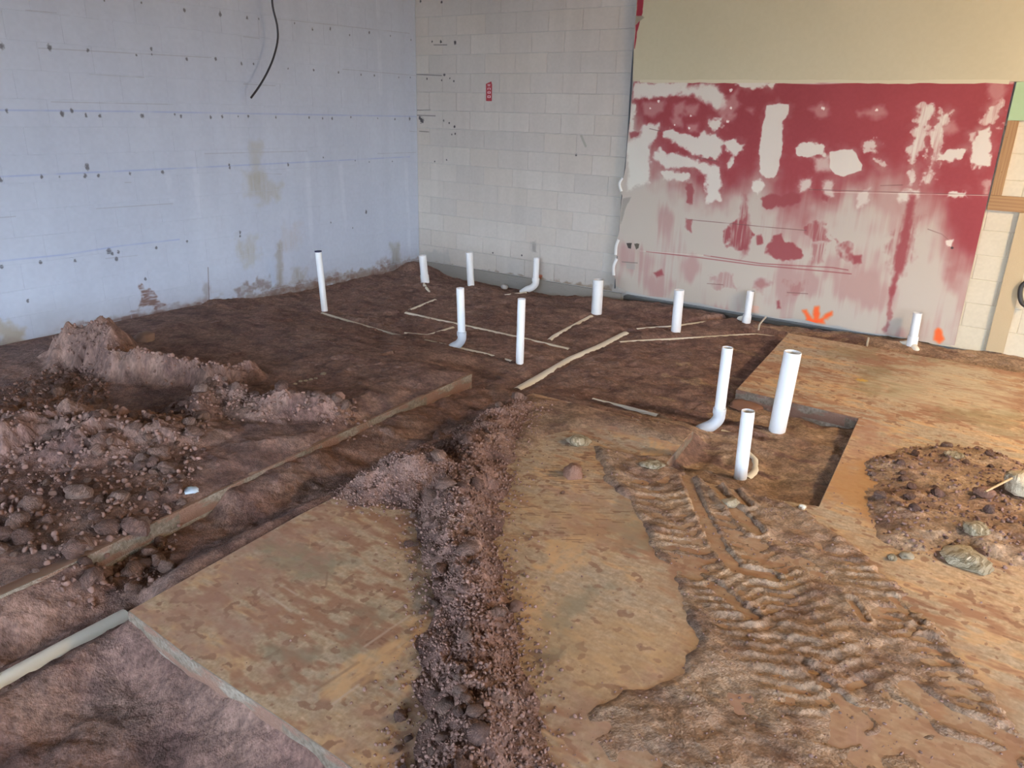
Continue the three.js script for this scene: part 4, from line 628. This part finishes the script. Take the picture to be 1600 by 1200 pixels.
stone('rock', [[4.695, 4.16]][0], 0.12, redRock, 'rounded two-toned reddish rock on the centre slab', 'rock', { flat: 1.1, turn: 0.3, s: 5 });
stone('concrete_chunk', [[4.992, 3.817]][0], 0.1, concrete, 'flat grey concrete chunk beside the chipped slab corner', 'chunk', { long: 1.35, flat: 0.6, turn: 0.5, s: 4 });
stone('concrete_chunk', [[6.502, 3.582]][0], 0.115, concrete, 'cream concrete chunk above the big broken piece at the right', 'chunk', { long: 1.1, flat: 0.8, turn: 0.2, s: 1 });
stone('concrete_chunk', [[6.509, 3.842]][0], 0.19, concrete, 'largest broken concrete piece with exposed gravel at the right', 'chunk', { long: 1.15, flat: 0.45, turn: -0.5, s: 7 });
stone('concrete_chunk', [[6.338, 2.707]][0], 0.09, concrete, 'small flat chunk at the far rim of the right dirt patch', 'chunk', { long: 1.2, flat: 0.6, s: 6 });
stone('pebble', [[6.221, 4.012]][0], 0.045, concrete, 'pale pebble left of the small brown stone on the right slab', 'pebble', { s: 2 });
stone('pebble', [[6.275, 3.959]][0], 0.06, plaster, 'small brown stone just left of the big broken concrete piece', 'pebble', { s: 8, flat: 0.8 });
stone('pebble', [[5.777, 3.78]][0], 0.04, mat(225, 218, 205, 0.8), 'white pebble near the corner of the notch', 'pebble', { s: 3, flat: 0.8 });
stone('rock', [[5.476, 3.965]][0], 0.075, plaster, 'light brown oblong stone in the rut below the nearest riser', 'rock', { s: 9, long: 1.5, turn: 0.9 });
stone('rock', [[6.513, 3.136]][0], 0.1, redRock, 'square brown rock under the thin stick at the right', 'rock', { s: 4, flat: 1.1 });
stone('plaster_lump', [[6.669, 2.961]][0], 0.22, plaster, 'large cream plaster lump cut off by the right picture edge', 'plaster lump', { s: 1, flat: 0.95, sink: 0.2 });
{
  const a = [[6.513, 3.219]][0], b = [[6.611, 3.037]][0];
  const c = new THREE.LineCurve3(new THREE.Vector3(a[0], 0.17, a[1]), new THREE.Vector3(b[0], 0.2, b[1]));
  tag(top(new THREE.Mesh(new THREE.TubeGeometry(c, 6, 0.006, 7), mat(190, 160, 120, 0.9)), 'stick'), 'thin stick leaning from the cream plaster lump', 'stick');
}
stone('plastic_scrap', [[3.304, 5.49]][0], 0.07, paleBlue, 'pale blue plastic scrap on the dirt heap above the trench edge', 'scrap', { s: 6, flat: 0.7 });
stone('rock', [[0.876, 4.259]][0], 0.17, mat(150, 124, 110, 0.95), 'rounded stone on the dark soil in front of the white wall', 'rock', { s: 5, flat: 0.8 });
stone('rock', [[3.111, 4.348]][0], 0.095, mat(146, 112, 98, 0.95), 'round reddish stone at the end of the crumbled ridge', 'rock', { s: 8, flat: 1.2 });
stone('paper_scrap', [[1.392, 0.069]][0], 0.09, mat(176, 172, 170, 0.9), 'pale crumpled scrap at the foot of the grey wall', 'scrap', { s: 2, flat: 1.2 });
stone('rock', [[5.023, 2.332]][0], 0.16, mat(140, 100, 78, 0.95), 'flat brown clod leaning under the near edge of the notch slab', 'rock', { s: 3, long: 1.6, flat: 0.5, turn: -0.1 });
stone('rock', [[5.082, 5.288]][0], 0.06, redRock, 'small round stone at the right rim of the dirt ridge', 'rock', { s: 3 });
stone('rock', [[4.748, 4.363]][0], 0.02, redRock, 'tiny dark stone below the two-toned rock', 'rock', { s: 3, flat: 1.2 });

const clodMats = [[178, 138, 120], [164, 124, 108], [188, 150, 132], [156, 118, 104]].map(([r, g, b]) => mat(r, g, b, 0.98, { map: soilTone, bumpMap: soilGrain, bumpScale: 0.012 }));
function clods(n, spots, smin, smax, label, group, name = 'soil_clod') {
  for (let i = 0; i < n; i++) {
    const [x, z] = spots(i), k = Math.pow(rnd(), 2.2), s = mix(smin, smax, k);
    const o = stone(name, [x, z], s, clodMats[Math.floor(rnd() * 4)], label, 'clod', { s: Math.floor(rnd() * 10), turn: rnd() * 6.28, long: ran(0.9, 1.35), flat: ran(0.8, 1.15), sink: ran(0.25, 0.5), group });
    o.rotation.x = ran(-0.35, 0.35); o.rotation.z = ran(-0.35, 0.35);
  }
}
const onLine = (line, spread, fade = 0) => () => { const at = rnd() * (line.length - 1), w = along(line, at, 3); return [along(line, at, 0) + (rnd() + rnd() - 1) * w * spread, along(line, at, 1) + (rnd() + rnd() - 1) * w * spread]; };
const inPoly = (poly) => { const [a, b, c, d] = box2(poly, 0); return () => { for (;;) { const x = ran(a, b), z = ran(c, d); if (inside(x, z, poly)) return [x, z]; } }; };
const heapArea = [[1.219, 5.508], [0.934, 5.069], [1.266, 4.802], [2.013, 5.171], [2.671, 4.923], [3.105, 5.266], [3.324, 5.556], [3.722, 5.903], [3.6, 6.228], [2.944, 6.224]];
const heapUpper = [[1.219, 5.508], [0.934, 5.069], [1.266, 4.802], [2.226, 5.27], [2.353, 5.638], [2.154, 5.896]], heapMiddle = [[2.359, 5.739], [2.226, 5.27], [2.671, 4.923], [3.105, 5.266], [3.172, 5.753], [2.936, 6.01]], heapLower = [[2.69, 6.119], [3.172, 5.753], [3.105, 5.266], [3.406, 5.576], [3.722, 5.903], [3.6, 6.228], [3.271, 6.36]];
clods(40, inPoly(heapUpper), 0.03, 0.10, 'brown soil clod on the upper slope of the left dirt heap', 'soil clods on the upper heap slope');
clods(60, inPoly(heapMiddle), 0.03, 0.12, 'brown soil clod in the rubble in the middle of the left dirt heap', 'soil clods in the heap middle');
clods(45, inPoly(heapLower), 0.03, 0.12, 'brown soil clod in the lower rubble of the left heap above the trench edge', 'soil clods in the lower heap rubble');
clods(40, onLine(heapRidge2, 0.8), 0.03, 0.09, 'brown soil clod on the crumbled ridge above the trench', 'soil clods on the crumbled ridge');
const rowLeft = windrow.map(([x, z, h, w]) => [x - 0.5 * w, z + 0.25 * w, h, w]);
clods(84, onLine(rowLeft, 1.1), 0.022, 0.095, 'brown soil clod on the dirt ridge of the centre slab', 'soil clods on the dirt ridge');
clods(26, inPoly(patchPoly.slice(0, 4).concat(patchPoly.slice(6))), 0.025, 0.075, 'brown soil clod in the loose dirt patch at the right', 'soil clods in the right patch');

for (const [i, p] of [[2.55, 4.199], [2.548, 4.152], [2.565, 4.123], [2.572, 4.084], [2.57, 4.036], [2.541, 3.94]].entries()) stone('pale_chip', p, i > 4 ? 0.045 : 0.03, plaster, 'pale chip in the small scatter on the soil behind the crumbled ridge', 'chip', { s: i, flat: 0.6, group: 'pale chips on the soil' });
for (const [a, b, l] of [[[[4.493, 0.289]][0], [[4.493, 0.101]][0], 'short bent wire stub at the foot of the red drywall'], [[[5.459, 0.357]][0], [[5.444, 0.246]][0], 'small wire stub at the drywall foot left of the coupled riser']]) {
  const c = new THREE.CatmullRomCurve3([new THREE.Vector3(a[0], 0.0, a[1]), new THREE.Vector3(a[0], 0.045, a[1]), new THREE.Vector3(b[0], 0.09, Math.max(b[1], 0.09))]);
  tag(top(new THREE.Mesh(new THREE.TubeGeometry(c, 12, 0.009, 8), mat(196, 184, 164, 0.6)), 'wire_stub'), l, 'wire');
}
// crumbs too small to count
{
  const spots = [], add = (n, f, a, b) => { for (let i = 0; i < n; i++) { const [x, z] = f(); spots.push([x, z, mix(a, b, Math.pow(rnd(), 2.5))]); } };
  add(2600, inPoly(heapArea), 0.005, 0.034); add(900, onLine(heapRidge2, 1.4), 0.005, 0.03); add(900, onLine(heapRidge, 1.2), 0.005, 0.03); add(12000, onLine(windrow, 1.9), 0.003, 0.017); add(3200, onLine(lobe, 1.7), 0.003, 0.017); add(1500, inPoly(patchPoly), 0.004, 0.022); add(900, inPoly(trackPoly), 0.003, 0.012); add(700, () => [ran(3.9, 7.5), ran(2.5, 6.2)], 0.003, 0.012); add(900, () => [ran(0.1, 4.8), ran(0.2, 3.4)], 0.004, 0.016);
  const g = rockGeo(4, 0.7, 0.4, 1), m = new THREE.InstancedMesh(g, mat(255, 255, 255, 0.98), spots.length), M = new THREE.Matrix4(), q = new THREE.Quaternion(), e = new THREE.Euler(), c = new THREE.Color();
  spots.forEach(([x, z, s], i) => {
    e.set(rnd() * 6, rnd() * 6, rnd() * 6); q.setFromEuler(e); M.compose(new THREE.Vector3(x, groundAt(x, z) + s * 0.2, z), q, new THREE.Vector3(s / 2 * ran(0.8, 1.3), s / 2, s / 2 * ran(0.8, 1.2))); m.setMatrixAt(i, M);
    const t = ran(0.8, 1.25); c.setRGB(0.25 * t, 0.142 * t, 0.11 * t); m.setColorAt(i, c);
  });
  top(m, 'soil_crumbs'); m.userData.kind = 'stuff'; tag(m, 'fine soil crumbs scattered over the heaps and slabs', 'soil crumbs');
}
scene.traverse((o) => { if (o.isMesh) { o.castShadow = true; o.receiveShadow = true; } });
renderer.render(scene, camera);
